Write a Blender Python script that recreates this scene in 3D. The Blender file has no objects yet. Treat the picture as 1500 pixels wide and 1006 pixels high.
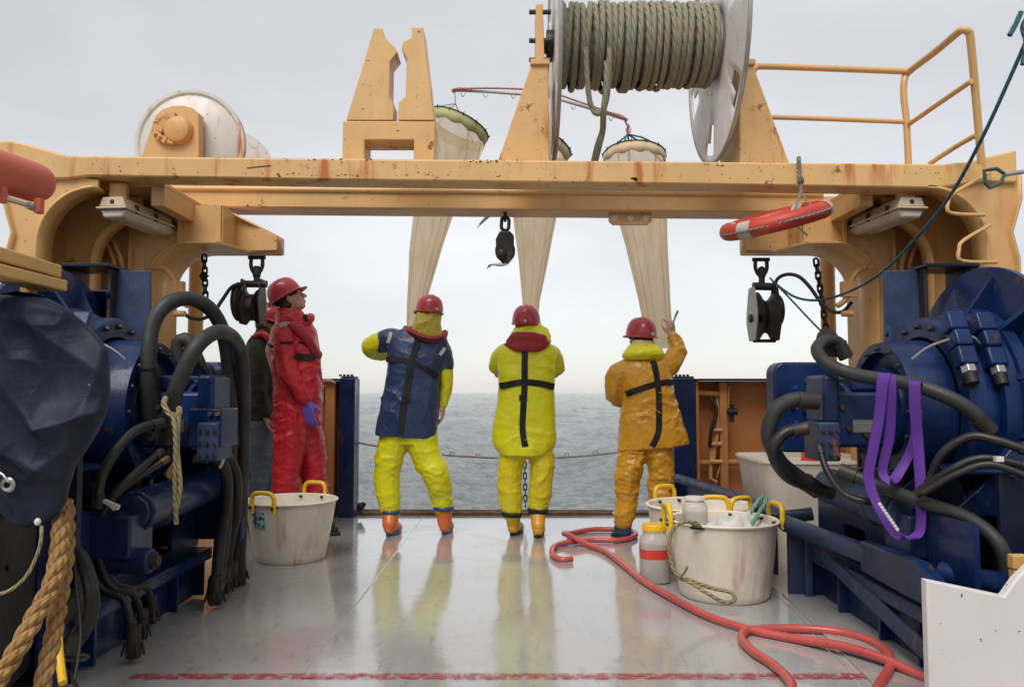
import bpy, bmesh, math, random
import numpy as np
from mathutils import Vector, Matrix, noise, Euler
from mathutils.bvhtree import BVHTree
random.seed(7)
S = bpy.context.scene
C = S.collection
# ---------------------------------------------------------------- camera, sky, sun, exposure
FOC = 1167.0; CZ = 1.12; PITCH = math.atan(71/FOC)
cd = bpy.data.cameras.new('camera'); cam = bpy.data.objects.new('camera', cd); C.objects.link(cam)
cd.lens = 28.0; cd.sensor_width = 36; cd.clip_end = 20000; cd.clip_start = .05
cam.location = (0, 0, CZ); cam.rotation_euler = (math.pi/2 + PITCH, 0, 0)
S.camera = cam
def P(px, py, Y):
    """world point at depth Y seen at photo pixel px, py"""
    xc = (px-750)/FOC; zc = (503-py)/FOC
    dy = math.cos(PITCH)-zc*math.sin(PITCH); dz = math.sin(PITCH)+zc*math.cos(PITCH)
    return Vector((xc/dy*Y, Y, CZ+dz/dy*Y))
SUN_EL, SUN_AZ = math.radians(52), math.radians(200)     # behind and right of the camera, far above
W = bpy.data.worlds.new('World'); S.world = W; W.use_nodes = True
nt = W.node_tree; nt.nodes.clear()
def N(t, typ, **kw):
    n = t.nodes.new(typ)
    for k, v in kw.items(): setattr(n, k, v)
    return n
def ramp(t, stops, fac):
    r = N(t, 'ShaderNodeValToRGB'); e = r.color_ramp.elements
    while len(e) < len(stops): e.new(.5)
    for i, (p, c) in enumerate(stops):
        e[i].position = p; e[i].color = (c, c, c, 1) if not hasattr(c, '__len__') else (*c, 1)
    t.links.new(fac, r.inputs[0]); return r.outputs[0]
def mixc(t, fac, a, b, mode='MIX'):
    m = N(t, 'ShaderNodeMix', data_type='RGBA', blend_type=mode)
    for s, v in ((m.inputs[0], fac), (m.inputs[6], a), (m.inputs[7], b)):
        if isinstance(v, bpy.types.NodeSocket): t.links.new(v, s)
        elif hasattr(v, '__len__'): s.default_value = (*v[:3], 1)
        else: s.default_value = v if s == m.inputs[0] else (v, v, v, 1)
    return m.outputs[2]
tc = N(nt, 'ShaderNodeTexCoord')
sky = N(nt, 'ShaderNodeTexSky', sky_type='NISHITA'); sky.sun_disc = False
sky.sun_elevation = SUN_EL; sky.sun_rotation = SUN_AZ
sb = N(nt, 'ShaderNodeBackground'); sb.inputs[1].default_value = .05; nt.links.new(sky.outputs[0], sb.inputs[0])
mp = N(nt, 'ShaderNodeMapping'); mp.inputs['Scale'].default_value = (1.6, 1.6, 4.2); mp.inputs['Location'].default_value = (.3, .4, .1)
nt.links.new(tc.outputs['Generated'], mp.inputs[0])
nz = N(nt, 'ShaderNodeTexNoise'); nz.inputs['Scale'].default_value = 1.5; nz.inputs['Detail'].default_value = 5; nz.inputs['Roughness'].default_value = .5
nz.inputs['Distortion'].default_value = .4
nt.links.new(mp.outputs[0], nz.inputs['Vector'])
cl = ramp(nt, [(.32, (.635, .603, .562)), (.5, (.69, .655, .612)), (.68, (.78, .742, .695))], nz.outputs[0])
sp = N(nt, 'ShaderNodeSeparateXYZ'); nt.links.new(tc.outputs['Generated'], sp.inputs[0])
hz = ramp(nt, [(0, (.745, .765, .83)), (.08, (.79, .80, .84)), (.18, (.84, .84, .84)), (.36, (.81, .81, .81)), (1, (.95, .95, .95))], sp.outputs[2])
ov = mixc(nt, 1.0, cl, hz, 'MULTIPLY')
# thin cloud straight astern is brighter than to the sides
bd = N(nt, 'ShaderNodeVectorMath', operation='DOT_PRODUCT'); nt.links.new(tc.outputs['Generated'], bd.inputs[0]); bd.inputs[1].default_value = Vector((.03, .975, .2)).normalized()
br = ramp(nt, [(.70, .80), (.86, .90), (.95, 1.0), (1.0, 1.10)], bd.outputs['Value'])
ov = mixc(nt, 1.0, ov, br, 'MULTIPLY')
ob = N(nt, 'ShaderNodeBackground'); ob.inputs[1].default_value = 1.12; nt.links.new(ov, ob.inputs[0])
ad = N(nt, 'ShaderNodeAddShader'); nt.links.new(ob.outputs[0], ad.inputs[0]); nt.links.new(sb.outputs[0], ad.inputs[1])
wo = N(nt, 'ShaderNodeOutputWorld'); nt.links.new(ad.outputs[0], wo.inputs[0])
ld = bpy.data.lights.new('sun', 'SUN'); ld.energy = 2.5; ld.angle = math.radians(35); ld.color = (1, .97, .93)
sun = bpy.data.objects.new('sun', ld); C.objects.link(sun)
sun.rotation_euler = (math.pi/2-SUN_EL, 0, math.radians(-20))
S.view_settings.view_transform = 'Standard'; S.view_settings.look = 'None'; S.view_settings.exposure = 0.0; S.view_settings.gamma = 1
# ---------------------------------------------------------------- materials
MATS = {}
def newmat(name):
    m = bpy.data.materials.new(name); m.use_nodes = True; m.node_tree.nodes.clear(); t = m.node_tree
    b = N(t, 'ShaderNodeBsdfPrincipled'); o = N(t, 'ShaderNodeOutputMaterial'); t.links.new(b.outputs[0], o.inputs[0]); MATS[name] = m
    return m, t, b
def tnoise(t, vec, scale, detail=4, rough=.55, st=(1, 1, 1)):
    m = N(t, 'ShaderNodeMapping'); m.inputs['Scale'].default_value = st; t.links.new(vec, m.inputs[0])
    n = N(t, 'ShaderNodeTexNoise'); n.inputs['Scale'].default_value = scale; n.inputs['Detail'].default_value = detail; n.inputs['Roughness'].default_value = rough
    t.links.new(m.outputs[0], n.inputs['Vector']); return n.outputs[0]
def bump(t, b, h, s, d=.01, prev=None):
    n = N(t, 'ShaderNodeBump'); n.inputs['Strength'].default_value = s; n.inputs['Distance'].default_value = d
    t.links.new(h, n.inputs['Height'])
    if prev: t.links.new(prev, n.inputs['Normal'])
    t.links.new(n.outputs[0], b.inputs['Normal']); return n.outputs[0]
def surf(name, col, rough=.45, metal=0, var=.16, ns=2.5, rust=0, streak=0, chip=0, bs=30, bstr=.15, rcol=(.22, .075, .02), dirt=0, spec=.5, coat=0, sheen=0, trans=0, chipcol=(.02, .015, .012), drops=0, crease=0, cs=7):
    m, t, b = newmat(name)
    tcn = N(t, 'ShaderNodeTexCoord'); v = tcn.outputs['Object']
    n1 = tnoise(t, v, ns, 5, .6)
    c = mixc(t, ramp(t, [(.3, 0), (.7, 1)], n1), [x*(1-var) for x in col], [min(1, x*(1+var)) for x in col])
    if dirt:
        nd = tnoise(t, v, 1.7, 6, .7, (1, 1, .6))
        c = mixc(t, ramp(t, [(.48, 0), (.72, dirt)], nd), c, (.07, .055, .04))
    if streak:
        n2 = tnoise(t, v, 5, 3, .5, (2.6, 2.6, .3)); n3 = tnoise(t, v, 1.3, 2)
        mm = N(t, 'ShaderNodeMath', operation='MULTIPLY'); t.links.new(ramp(t, [(.55, 0), (.72, 1)], n2), mm.inputs[0]); t.links.new(ramp(t, [(.45, 0), (.62, streak)], n3), mm.inputs[1])
        c = mixc(t, mm.outputs[0], c, (.46, .135, .02))
    if rust:
        n4 = tnoise(t, v, 7, 8, .72)
        c = mixc(t, ramp(t, [(.66-rust*.12, 0), (.72-rust*.1, 1)], n4), c, rcol)
    if chip:
        n5 = tnoise(t, v, 38, 3, .6)
        c = mixc(t, ramp(t, [(.74-chip*.1, 0), (.76-chip*.1, 1)], n5), c, chipcol)
    t.links.new(c, b.inputs['Base Color'])
    nr = tnoise(t, v, 6, 5, .6)
    t.links.new(ramp(t, [(.3, max(.03, rough*.7)), (.7, min(1, rough*1.35))], nr), b.inputs['Roughness'])
    b.inputs['Metallic'].default_value = metal; b.inputs['Specular IOR Level'].default_value = spec
    b.inputs['Coat Weight'].default_value = coat; b.inputs['Coat Roughness'].default_value = .12
    if sheen: b.inputs['Sheen Weight'].default_value = sheen
    if trans:
        b.inputs['Subsurface Weight'].default_value = trans; b.inputs['Subsurface Radius'].default_value = (.05, .045, .035)
    p = bump(t, b, tnoise(t, v, bs, 4, .6), bstr, .004)
    if crease:
        for sc, am, st in ((cs, 1.0, (1, 1, .8)), (cs*2.3, .45, (1.1, 1, 1.3))):
            mp_ = N(t, 'ShaderNodeMapping'); mp_.inputs['Scale'].default_value = st; mp_.inputs['Rotation'].default_value = (.4*am, .5, .3); t.links.new(v, mp_.inputs[0])
            nn = N(t, 'ShaderNodeTexNoise'); nn.inputs['Scale'].default_value = sc; nn.inputs['Detail'].default_value = 1.5; nn.inputs['Distortion'].default_value = .7; t.links.new(mp_.outputs[0], nn.inputs['Vector'])
            a1 = N(t, 'ShaderNodeMath', operation='SUBTRACT'); t.links.new(nn.outputs[0], a1.inputs[0]); a1.inputs[1].default_value = .5
            a2 = N(t, 'ShaderNodeMath', operation='ABSOLUTE'); t.links.new(a1.outputs[0], a2.inputs[0])
            h_ = ramp(t, [(0, 1), (.05, .55), (.16, .12), (.3, 0)], a2.outputs[0])
            p = bump(t, b, h_, .8*am, crease*am/(sc/7), p)
    if drops:
        vo = N(t, 'ShaderNodeTexVoronoi'); vo.inputs['Scale'].default_value = 95; t.links.new(v, vo.inputs['Vector'])
        bump(t, b, ramp(t, [(.0, 1), (.32, .0)], vo.outputs['Distance']), drops, .003, p)
    return m
YEL = surf('yellow_paint', (.65, .38, .145), .42, var=.07, ns=1.5, rust=.25, streak=.45, chip=.25, bs=14, bstr=.08, coat=.15, dirt=.12)
YELB = surf('streaked_yellow_paint', (.67, .405, .155), .42, var=.12, ns=1.5, rust=.5, streak=1.6, chip=.5, bs=14, bstr=.12, coat=.15, dirt=.2, rcol=(.20, .05, .01))
YELR = surf('rusty_yellow_paint', (.62, .33, .12), .5, var=.14, rust=.5, streak=1, chip=.6, bs=25, bstr=.2)
ORG = surf('orange_bulwark_paint', (.50, .21, .07), .5, var=.12, rust=.25, streak=.7, chip=.3)
BLU = surf('blue_paint', (.004, .020, .085), .36, var=.35, ns=4, rust=.42, chip=.9, bs=22, bstr=.3, spec=.28, coat=.10, dirt=.35, rcol=(.09, .04, .02), drops=.3)
BLUF = surf('faded_blue_paint', (.022, .042, .100), .5, var=.25, ns=6, rust=.45, chip=.6, bs=30, bstr=.3, dirt=.3, drops=.4)
DBLU = surf('deep_blue_paint', (.002, .006, .026), .55, spec=.25, var=.3, rust=.25, chip=.5, coat=.2, dirt=.5)
RUB = surf('black_rubber', (.012, .012, .012), .5, var=.3, ns=8, bs=60, bstr=.2, dirt=.25)
RUBG = surf('grey_rubber', (.026, .026, .026), .55, var=.35, ns=9, bs=50, bstr=.3, chip=.2, chipcol=(.1, .09, .08))
BLK = surf('black_steel', (.012, .012, .013), .5, var=.4, rust=.2)
WHT = surf('white_paint', (.76, .72, .68), .38, var=.05, rust=.25, streak=.7, chip=.3, bs=12, bstr=.1)
WHTD = surf('rust_stained_white_paint', (.66, .62, .56), .42, var=.08, rust=.5, streak=1.3, chip=.4, bs=12, bstr=.12, dirt=.2, rcol=(.30, .10, .02))
WALL = surf('old_white_paint', (.66, .62, .60), .5, var=.05, ns=2, chip=.45, bs=18, bstr=.35, rust=.0)
GAL = surf('galvanised_steel', (.38, .38, .37), .45, .6, var=.25, rust=.35)
STL = surf('worn_steel', (.40, .39, .37), .3, .9, var=.2, rust=.2)
IRON = surf('dark_iron', (.035, .030, .027), .5, .3, var=.4, rust=.55)
RUST = surf('rusted_steel', (.16, .085, .05), .75, 0, var=.5, ns=9, bs=50, bstr=.5)
PLA = surf('translucent_plastic', (.78, .715, .60), .32, var=.08, streak=.6, dirt=.28, trans=.2, bs=8, bstr=.1)
PLAW = surf('white_plastic', (.70, .69, .64), .35, var=.05, dirt=.1)
LID = surf('yellow_plastic', (.80, .48, .02), .35, var=.06, dirt=.08)
REDP = surf('red_plastic', (.62, .05, .035), .35, var=.1)
HEL = surf('red_helmet_plastic', (.40, .030, .038), .30, var=.12, chip=.3, chipcol=(.5, .3, .3), bs=60, bstr=.08, coat=.3)
ORB = surf('lifebuoy_orange', (.50, .042, .022), .45, var=.2, dirt=.2)
TANKR = surf('faded_red_paint', (.55, .12, .065), .45, var=.1, bs=40, bstr=.15)
RFL = surf('reflective_tape', (.45, .43, .38), .35, var=.25, dirt=.3)
HOS = surf('red_hose_rubber', (.52, .085, .075), .32, var=.12, ns=6, bs=60, bstr=.12, coat=.12, dirt=.25, chip=.3)
WEBB = surf('black_webbing', (.012, .012, .013), .75, var=.3, bs=180, bstr=.4)
SLING = surf('purple_webbing', (.10, .025, .26), .7, var=.2, bs=200, bstr=.4)
SKIN = surf('skin', (.60, .34, .26), .5, var=.08, bs=60, bstr=.1, trans=.1)
HAIR = surf('grey_hair', (.20, .17, .15), .7, var=.4, bs=120, bstr=.8)
BHAIR = surf('brown_hair', (.045, .03, .022), .7, var=.4, bs=120, bstr=.8)
YOIL = surf('yellow_oilskin', (.74, .72, .012), .40, var=.08, ns=3, bs=25, bstr=.25, coat=.12, dirt=.10, crease=0.0035, cs=10)
YTRO = surf('golden_yellow_oilskin', (.74, .62, .015), .38, var=.10, ns=3, bs=25, bstr=.25, coat=.1, dirt=.16, crease=0.0045, cs=10)
YDUL = surf('dull_yellow_oilskin', (.50, .40, .045), .5, var=.12, bs=40, bstr=.3, dirt=.15, crease=0.003, cs=14)
NAVY = surf('navy_oilskin', (.018, .044, .125), .38, var=.22, ns=3, bs=25, bstr=.25, coat=.25, dirt=.2, crease=0.005, cs=9)
OOIL = surf('orange_oilskin', (.66, .32, .022), .34, var=.12, ns=3, bs=25, bstr=.3, coat=.2, dirt=.2, crease=0.005, cs=10)
REDC = surf('red_suit_fabric', (.52, .012, .028), .42, var=.15, ns=4, bs=30, bstr=.3, coat=.1, dirt=.15, crease=0.0045, cs=10)
REDD = surf('dark_red_fabric', (.30, .014, .022), .55, var=.15, bs=60, bstr=.3, crease=0.003, cs=14)
OLV = surf('dark_olive_cloth', (.028, .034, .022), .75, var=.3, bs=90, bstr=.4, crease=0.004, cs=10)
JEAN = surf('denim', (.12, .18, .24), .85, var=.25, ns=8, bs=160, bstr=.4, crease=0.004, cs=12)
BORG = surf('orange_rubber', (.68, .16, .035), .35, var=.08, coat=.2)
BYEL = surf('amber_rubber', (.68, .33, .03), .35, var=.08, coat=.2)
BNAV = surf('blue_boot_rubber', (.02, .06, .13), .35, var=.2, coat=.3)
GLOV = surf('purple_nitrile', (.16, .09, .42), .4, var=.1)
WOOD = surf('yellow_timber', (.60, .36, .11), .5, var=.14, chip=.3, bs=20, bstr=.25)
TARP = surf('blue_tarpaulin', (.006, .013, .038), .55, spec=.22, var=.35, ns=5, bs=18, bstr=.35, dirt=.4, coat=0, crease=.008, cs=3.5, chip=.1, chipcol=(.2, .17, .12))
def ropemat(name, c1, c2, rough=.8, groove_shade=.35):
    m, t, b = newmat(name); tcn = N(t, 'ShaderNodeTexCoord'); s = N(t, 'ShaderNodeSeparateXYZ'); t.links.new(tcn.outputs['UV'], s.inputs[0])
    a = N(t, 'ShaderNodeMath', operation='MULTIPLY_ADD'); t.links.new(s.outputs[0], a.inputs[0]); a.inputs[1].default_value = 3; t.links.new(s.outputs[1], a.inputs[2])
    w = N(t, 'ShaderNodeMath', operation='MULTIPLY'); t.links.new(a.outputs[0], w.inputs[0]); w.inputs[1].default_value = math.pi
    si = N(t, 'ShaderNodeMath', operation='SINE'); t.links.new(w.outputs[0], si.inputs[0])
    ab = N(t, 'ShaderNodeMath', operation='ABSOLUTE'); t.links.new(si.outputs[0], ab.inputs[0])
    n1 = tnoise(t, tcn.outputs['Object'], 9, 5, .65)
    c = mixc(t, ramp(t, [(.35, 0), (.65, 1)], n1), c1, c2)
    c = mixc(t, ramp(t, [(.0, groove_shade), (.35, 0)], ab.outputs[0]), c, [x*.35 for x in c1])  # shade between the strands, painted dark into the rope colour
    t.links.new(c, b.inputs['Base Color']); b.inputs['Roughness'].default_value = rough
    p = bump(t, b, ab.outputs[0], .9, .006); bump(t, b, tnoise(t, tcn.outputs['Object'], 160, 3), .35, .002, p)
    return m
RGRN = ropemat('green_rope', (.22, .25, .18), (.31, .24, .16))
RTAN = ropemat('manila_rope', (.42, .25, .09), (.26, .13, .04))
RTWN = ropemat('tan_twine', (.42, .34, .17), (.25, .2, .1))
RTEA = ropemat('teal_rope', (.03, .16, .19), (.04, .09, .12))
RGRY = ropemat('grey_rope', (.20, .20, .18), (.30, .27, .2))
RLG = ropemat('light_green_rope', (.20, .38, .26), (.10, .26, .18))
RPNK = ropemat('pink_rope', (.5, .12, .12), (.4, .25, .22))
WIRE = surf('steel_wire', (.22, .20, .18), .5, .5, var=.3)

def deckmat():
    m, t, b = newmat('wet_grey_deck_paint'); v = N(t, 'ShaderNodeTexCoord').outputs['Object']
    n1 = tnoise(t, v, 1.1, 6, .6); c = mixc(t, ramp(t, [(.3, 0), (.7, 1)], n1), (.34, .335, .32), (.44, .43, .41))
    n2 = tnoise(t, v, 26, 8, .75); c = mixc(t, ramp(t, [(.62, 0), (.74, .75)], n2), c, (.50, .49, .47))
    n3 = tnoise(t, v, 9, 6, .7, (3, .8, 1)); c = mixc(t, ramp(t, [(.56, 0), (.75, .5)], n3), c, (.13, .12, .11))
    n5 = tnoise(t, v, 60, 3, .6); c = mixc(t, ramp(t, [(.765, 0), (.78, 1)], n5), c, (.02, .018, .015))
    t.links.new(c, b.inputs['Base Color'])
    n4 = tnoise(t, v, 2.2, 5, .65)
    t.links.new(ramp(t, [(.35, .09), (.55, .16), (.72, .34)], n4), b.inputs['Roughness']); b.inputs['Specular IOR Level'].default_value = .55
    b.inputs['Coat Weight'].default_value = .8; b.inputs['Coat Roughness'].default_value = .06; b.inputs['Coat IOR'].default_value = 1.33
    p = bump(t, b, tnoise(t, v, 9, 4, .6, (1, 1, 1)), .10, .012); p = bump(t, b, tnoise(t, v, 60, 4, .6), .05, .004, p)
    t.links.new(p, b.inputs['Coat Normal'])
    return m
DECK = deckmat()
def seamat():
    m, t, b = newmat('sea_water'); v = N(t, 'ShaderNodeTexCoord').outputs['Object']
    b.inputs['Base Color'].default_value = (.27, .295, .295, 1); b.inputs['Roughness'].default_value = .10; b.inputs['IOR'].default_value = 1.33
    p = bump(t, b, tnoise(t, v, 1.5, 6, .66, (.55, 1.3, 1)), 1.0, 1.0); bump(t, b, tnoise(t, v, 6, 5, .65, (.5, 1.3, 1)), .5, .16, p)
    return m
SEA = seamat()
def netmat():
    m, t, b = newmat('fine_net_gauze'); v = N(t, 'ShaderNodeTexCoord')
    n = tnoise(t, v.outputs['Object'], 3, 5, .6, (4, 4, .8))
    c = mixc(t, ramp(t, [(.35, 0), (.7, 1)], n), (.95, .84, .64), (.78, .62, .40))
    t.links.new(c, b.inputs['Base Color']); b.inputs['Roughness'].default_value = .7
    bump(t, b, tnoise(t, v.outputs['Object'], 5, 4, .6, (5, 5, .6)), .5, .02)
    tr = N(t, 'ShaderNodeBsdfTranslucent'); t.links.new(c, tr.inputs[0])
    mx = N(t, 'ShaderNodeMixShader'); mx.inputs[0].default_value = .75; t.links.new(b.outputs[0], mx.inputs[1]); t.links.new(tr.outputs[0], mx.inputs[2])
    tp = N(t, 'ShaderNodeBsdfTransparent'); m2 = N(t, 'ShaderNodeMixShader'); m2.inputs[0].default_value = .24
    t.links.new(mx.outputs[0], m2.inputs[1]); t.links.new(tp.outputs[0], m2.inputs[2])
    t.links.new(m2.outputs[0], t.nodes['Material Output'].inputs[0])
    return m
NET = netmat()
HEMG = surf('olive_net_band', (.36, .36, .16), .8, var=.15, bs=90, bstr=.3)
HEMT = surf('tan_net_band', (.55, .43, .27), .8, var=.15, bs=90, bstr=.3)
def glassy(name, col, rough=.15, tr=.7):
    m, t, b = newmat(name); b.inputs['Base Color'].default_value = (*col, 1); b.inputs['Roughness'].default_value = rough
    b.inputs['Transmission Weight'].default_value = tr; b.inputs['IOR'].default_value = 1.3; return m
JAR = glassy('clear_plastic', (.86, .84, .79), .18, .62)
CREAM = surf('cream_enamel', (.62, .50, .36), .45, var=.1, rust=.2, chip=.3, dirt=.2)
DIFF = surf('lamp_diffuser_plastic', (.60, .54, .44), .3, var=.12, dirt=.3)
def redline():
    m, t, b = newmat('worn_red_line_paint'); v = N(t, 'ShaderNodeTexCoord').outputs['Object']
    b.inputs['Base Color'].default_value = (.50, .06, .08, 1); b.inputs['Roughness'].default_value = .3
    tp = N(t, 'ShaderNodeBsdfTransparent'); mx = N(t, 'ShaderNodeMixShader')
    n = tnoise(t, v, 34, 6, .8, (.6, 1, 1)); t.links.new(ramp(t, [(.36, 0), (.56, 1)], n), mx.inputs[0])
    t.links.new(b.outputs[0], mx.inputs[1]); t.links.new(tp.outputs[0], mx.inputs[2]); t.links.new(mx.outputs[0], t.nodes['Material Output'].inputs[0]); return m
REDL = redline()
# ---------------------------------------------------------------- mesh helpers
def catmull(pts, k=8, closed=False):
    pts = [Vector(p) for p in pts]; n = len(pts); out = []
    rng = range(n if closed else n-1)
    for i in rng:
        if closed: a, b, c, d = pts[i-1], pts[i], pts[(i+1) % n], pts[(i+2) % n]
        else: a, b, c, d = pts[max(i-1, 0)], pts[i], pts[i+1], pts[min(i+2, n-1)]
        for j in range(k):
            t = j/k
            out.append(.5*((2*b)+(c-a)*t+(2*a-5*b+4*c-d)*t*t+(3*b-a-3*c+d)*t**3))
    if not closed: out.append(pts[-1])
    return out
class MB:
    def __init__(s): s.v = []; s.f = []; s.uv = {}
    def add(s, vs, fs):
        o = len(s.v); s.v += [Vector(q) for q in vs]; s.f += [tuple(i+o for i in f) for f in fs]; return s
    def box(s, c, sz, rot=(0, 0, 0)):
        M = Euler(rot).to_matrix(); c = Vector(c)
        vs = [c+M@Vector((sz[0]/2*a, sz[1]/2*b, sz[2]/2*d)) for a in (-1, 1) for b in (-1, 1) for d in (-1, 1)]
        return s.add(vs, [(0, 1, 3, 2), (4, 6, 7, 5), (0, 4, 5, 1), (2, 3, 7, 6), (0, 2, 6, 4), (1, 5, 7, 3)])
    def bb(s, x0, x1, y0, y1, z0, z1): return s.box(((x0+x1)/2, (y0+y1)/2, (z0+z1)/2), (abs(x1-x0), abs(y1-y0), abs(z1-z0)))
    def prism(s, poly, axis, a, b):
        """poly 2D in the other two axes (x,z for axis 1; y,z for axis 0; x,y for axis 2)"""
        def mk(p, t):
            return {0: (t, p[0], p[1]), 1: (p[0], t, p[1]), 2: (p[0], p[1], t)}[axis]
        n = len(poly); vs = [mk(p, a) for p in poly]+[mk(p, b) for p in poly]
        return s.add(vs, [tuple(range(n))[::-1], tuple(range(n, 2*n))]+[(i, (i+1) % n, (i+1) % n+n, i+n) for i in range(n)])
    def pprism(s, pix, Y0, Y1): return s.prism([(P(x, y, Y0).x, P(x, y, Y0).z) for x, y in pix], 1, Y0, Y1)
    def tube(s, pts, r, n=10, closed=False, smooth=0, caps=True, uvp=None):
        if smooth:
            rr = r
            if hasattr(r, '__len__'):
                rr = []
                for i in range(len(r)-1): rr += [r[i]+(r[i+1]-r[i])*j/smooth for j in range(smooth)]
                rr.append(r[-1])
            r = rr; pts = catmull(pts, smooth, closed)
        else: pts = [Vector(p) for p in pts]
        m = len(pts); R = r if hasattr(r, '__len__') else [r]*m
        T = []
        for i in range(m):
            a = pts[i-1] if (i or closed) else pts[i]; b = pts[(i+1) % m] if (i < m-1 or closed) else pts[i]
            d = b-a; T.append(d.normalized() if d.length > 1e-9 else Vector((0, 0, 1)))
        u = T[0].orthogonal().normalized(); vs = []; L = 0; ls = []
        for i in range(m):
            if i: L += (pts[i]-pts[i-1]).length
            ls.append(L)
            u = (u-T[i]*u.dot(T[i])); u = u.normalized() if u.length > 1e-6 else T[i].orthogonal().normalized()
            w = T[i].cross(u)
            vs += [pts[i]+(u*math.cos(2*math.pi*k/n)+w*math.sin(2*math.pi*k/n))*R[i] for k in range(n)]
        o = len(s.f); fs = []
        pitch = uvp or (R[0]*2.3)
        for i in range(m if closed else m-1):
            j = (i+1) % m
            for k in range(n):
                k2 = (k+1) % n; fs.append((i*n+k, i*n+k2, j*n+k2, j*n+k))
                l0, l1 = ls[i]/pitch, (ls[j] if j else L)/pitch
                s.uv[o+len(fs)-1] = [(k/n, l0), ((k+1)/n, l0), ((k+1)/n, l1), (k/n, l1)]
        if caps and not closed: fs += [tuple(range(n))[::-1], tuple(range((m-1)*n, m*n))]
        return s.add(vs, fs)
    def lathe(s, prof, c=(0, 0, 0), M=None, n=32, a0=0, a1=2*math.pi, cap=False):
        """prof list of (r, h); axis +Z then M (3x3) and moved to c"""
        M = M or Matrix.Identity(3); c = Vector(c); full = abs(a1-a0-2*math.pi) < 1e-6; k = n if full else n+1; vs = []
        for r, h in prof:
            for i in range(k):
                a = a0+(a1-a0)*i/n; vs.append(c+M@Vector((r*math.cos(a), r*math.sin(a), h)))
        fs = []
        for j in range(len(prof)-1):
            for i in range(n):
                i2 = (i+1) % k; fs.append((j*k+i, j*k+i2, (j+1)*k+i2, (j+1)*k+i))
        if cap: fs += [tuple(range(k))[::-1], tuple(range((len(prof)-1)*k, len(prof)*k))]
        return s.add(vs, fs)
    def cyl(s, a, b, r, n=24, r2=None):
        a, b = Vector(a), Vector(b); d = b-a; M = d.to_track_quat('Z', 'Y').to_matrix()
        return s.lathe([(r, 0), (r if r2 is None else r2, d.length)], a, M, n, cap=True)
    def ell(s, c, rad, M=None, n=16):
        pr = [(math.sin(math.pi*j/n), -math.cos(math.pi*j/n)) for j in range(n+1)]; M = (M or Matrix.Identity(3))@Matrix.Diagonal(rad); pr[0] = (1e-4, -1); pr[-1] = (1e-4, 1)
        return s.lathe(pr, c, M, n*2, cap=True)
    def loft(s, rings, cap=True):
        n = len(rings[0]); vs = [p for r in rings for p in r]; fs = []
        for j in range(len(rings)-1):
            for i in range(n): fs.append((j*n+i, j*n+(i+1) % n, (j+1)*n+(i+1) % n, (j+1)*n+i))
        if cap: fs += [tuple(range(n))[::-1], tuple(range((len(rings)-1)*n, len(rings)*n))]
        return s.add(vs, fs)
    def mesh(s, name, org=(0, 0, 0), fix=True):
        o = Vector(org); me = bpy.data.meshes.new(name); me.from_pydata([v-o for v in s.v], [], s.f)
        if s.uv:
            ul = me.uv_layers.new(name='UVMap')
            for fi, uvs in s.uv.items():
                p = me.polygons[fi]
                for li, uv in zip(p.loop_indices, uvs): ul.data[li].uv = uv
        if fix and len(s.f) < 60000:
            b = bmesh.new(); b.from_mesh(me); bmesh.ops.recalc_face_normals(b, faces=b.faces); b.to_mesh(me); b.free()
        return me
    def base(s):
        n = len(s.v); xs = [v.x for v in s.v]; ys = [v.y for v in s.v]
        return Vector(((min(xs)+max(xs))/2, (min(ys)+max(ys))/2, min(v.z for v in s.v)))
    def build(s, name, m, parent=None, bevel=0, smooth=True, solid=0, ang=38, seg=2):
        org = wl(parent) if parent else s.base()
        me = s.mesh(name, org); return link(name, me, m, parent, org, bevel, smooth, solid, ang, seg)
ORG_OF = {}
def wl(o): return ORG_OF[o]
def link(name, me, m, parent, org, bevel=0, smooth=True, solid=0, ang=38, seg=2):
    o = bpy.data.objects.new(name, me); C.objects.link(o); me.materials.append(m)
    if smooth:
        me.shade_smooth(); me.set_sharp_from_angle(angle=math.radians(ang))
    if parent: o.parent = parent
    else: o.location = org
    ORG_OF[o] = Vector(org)
    if solid: q = o.modifiers.new('solid', 'SOLIDIFY'); q.thickness = solid; q.offset = 0
    if bevel:
        q = o.modifiers.new('bevel', 'BEVEL'); q.width = bevel; q.segments = seg; q.limit_method = 'ANGLE'; q.angle_limit = math.radians(40)
        w = o.modifiers.new('wn', 'WEIGHTED_NORMAL'); w.keep_sharp = True
    return o
def tag(o, label=None, cat=None, group=None, kind=None):
    if label: o['label'] = label
    if cat: o['category'] = cat
    if group: o['group'] = group
    if kind: o['kind'] = kind
    return o
def thing(name, label, cat, loc, group=None):
    o = bpy.data.objects.new(name, None); C.objects.link(o); o.location = loc; o.empty_display_size = .1; ORG_OF[o] = Vector(loc)
    return tag(o, label, cat, group)
XAX = Matrix(((0, 0, 1), (0, 1, 0), (-1, 0, 0)))          # lathe axis along +X
YAX = Matrix(((1, 0, 0), (0, 0, 1), (0, -1, 0)))          # lathe axis along +Y
def chainmb(a, b, L=.05, r=.006, wd=.014):
    a, b = Vector(a), Vector(b); d = b-a; n = max(1, int(round(d.length/(L-2*r)))); q = d.to_track_quat('Z', 'Y').to_matrix(); m = MB(); st = d.length/n
    for i in range(n):
        c = a+d*((i+.5)/n); h = (st+2*r)/2-wd; ring = []
        for k in range(12):
            t = 2*math.pi*k/12; x, z = math.cos(t)*wd, math.sin(t)*wd+(h if math.sin(t) > 0 else -h)
            ring.append(c+q@(Vector((x, 0, z)) if i % 2 else Vector((0, x, z))))
        m.tube(ring, r, 6, closed=True)
    return m
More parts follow.
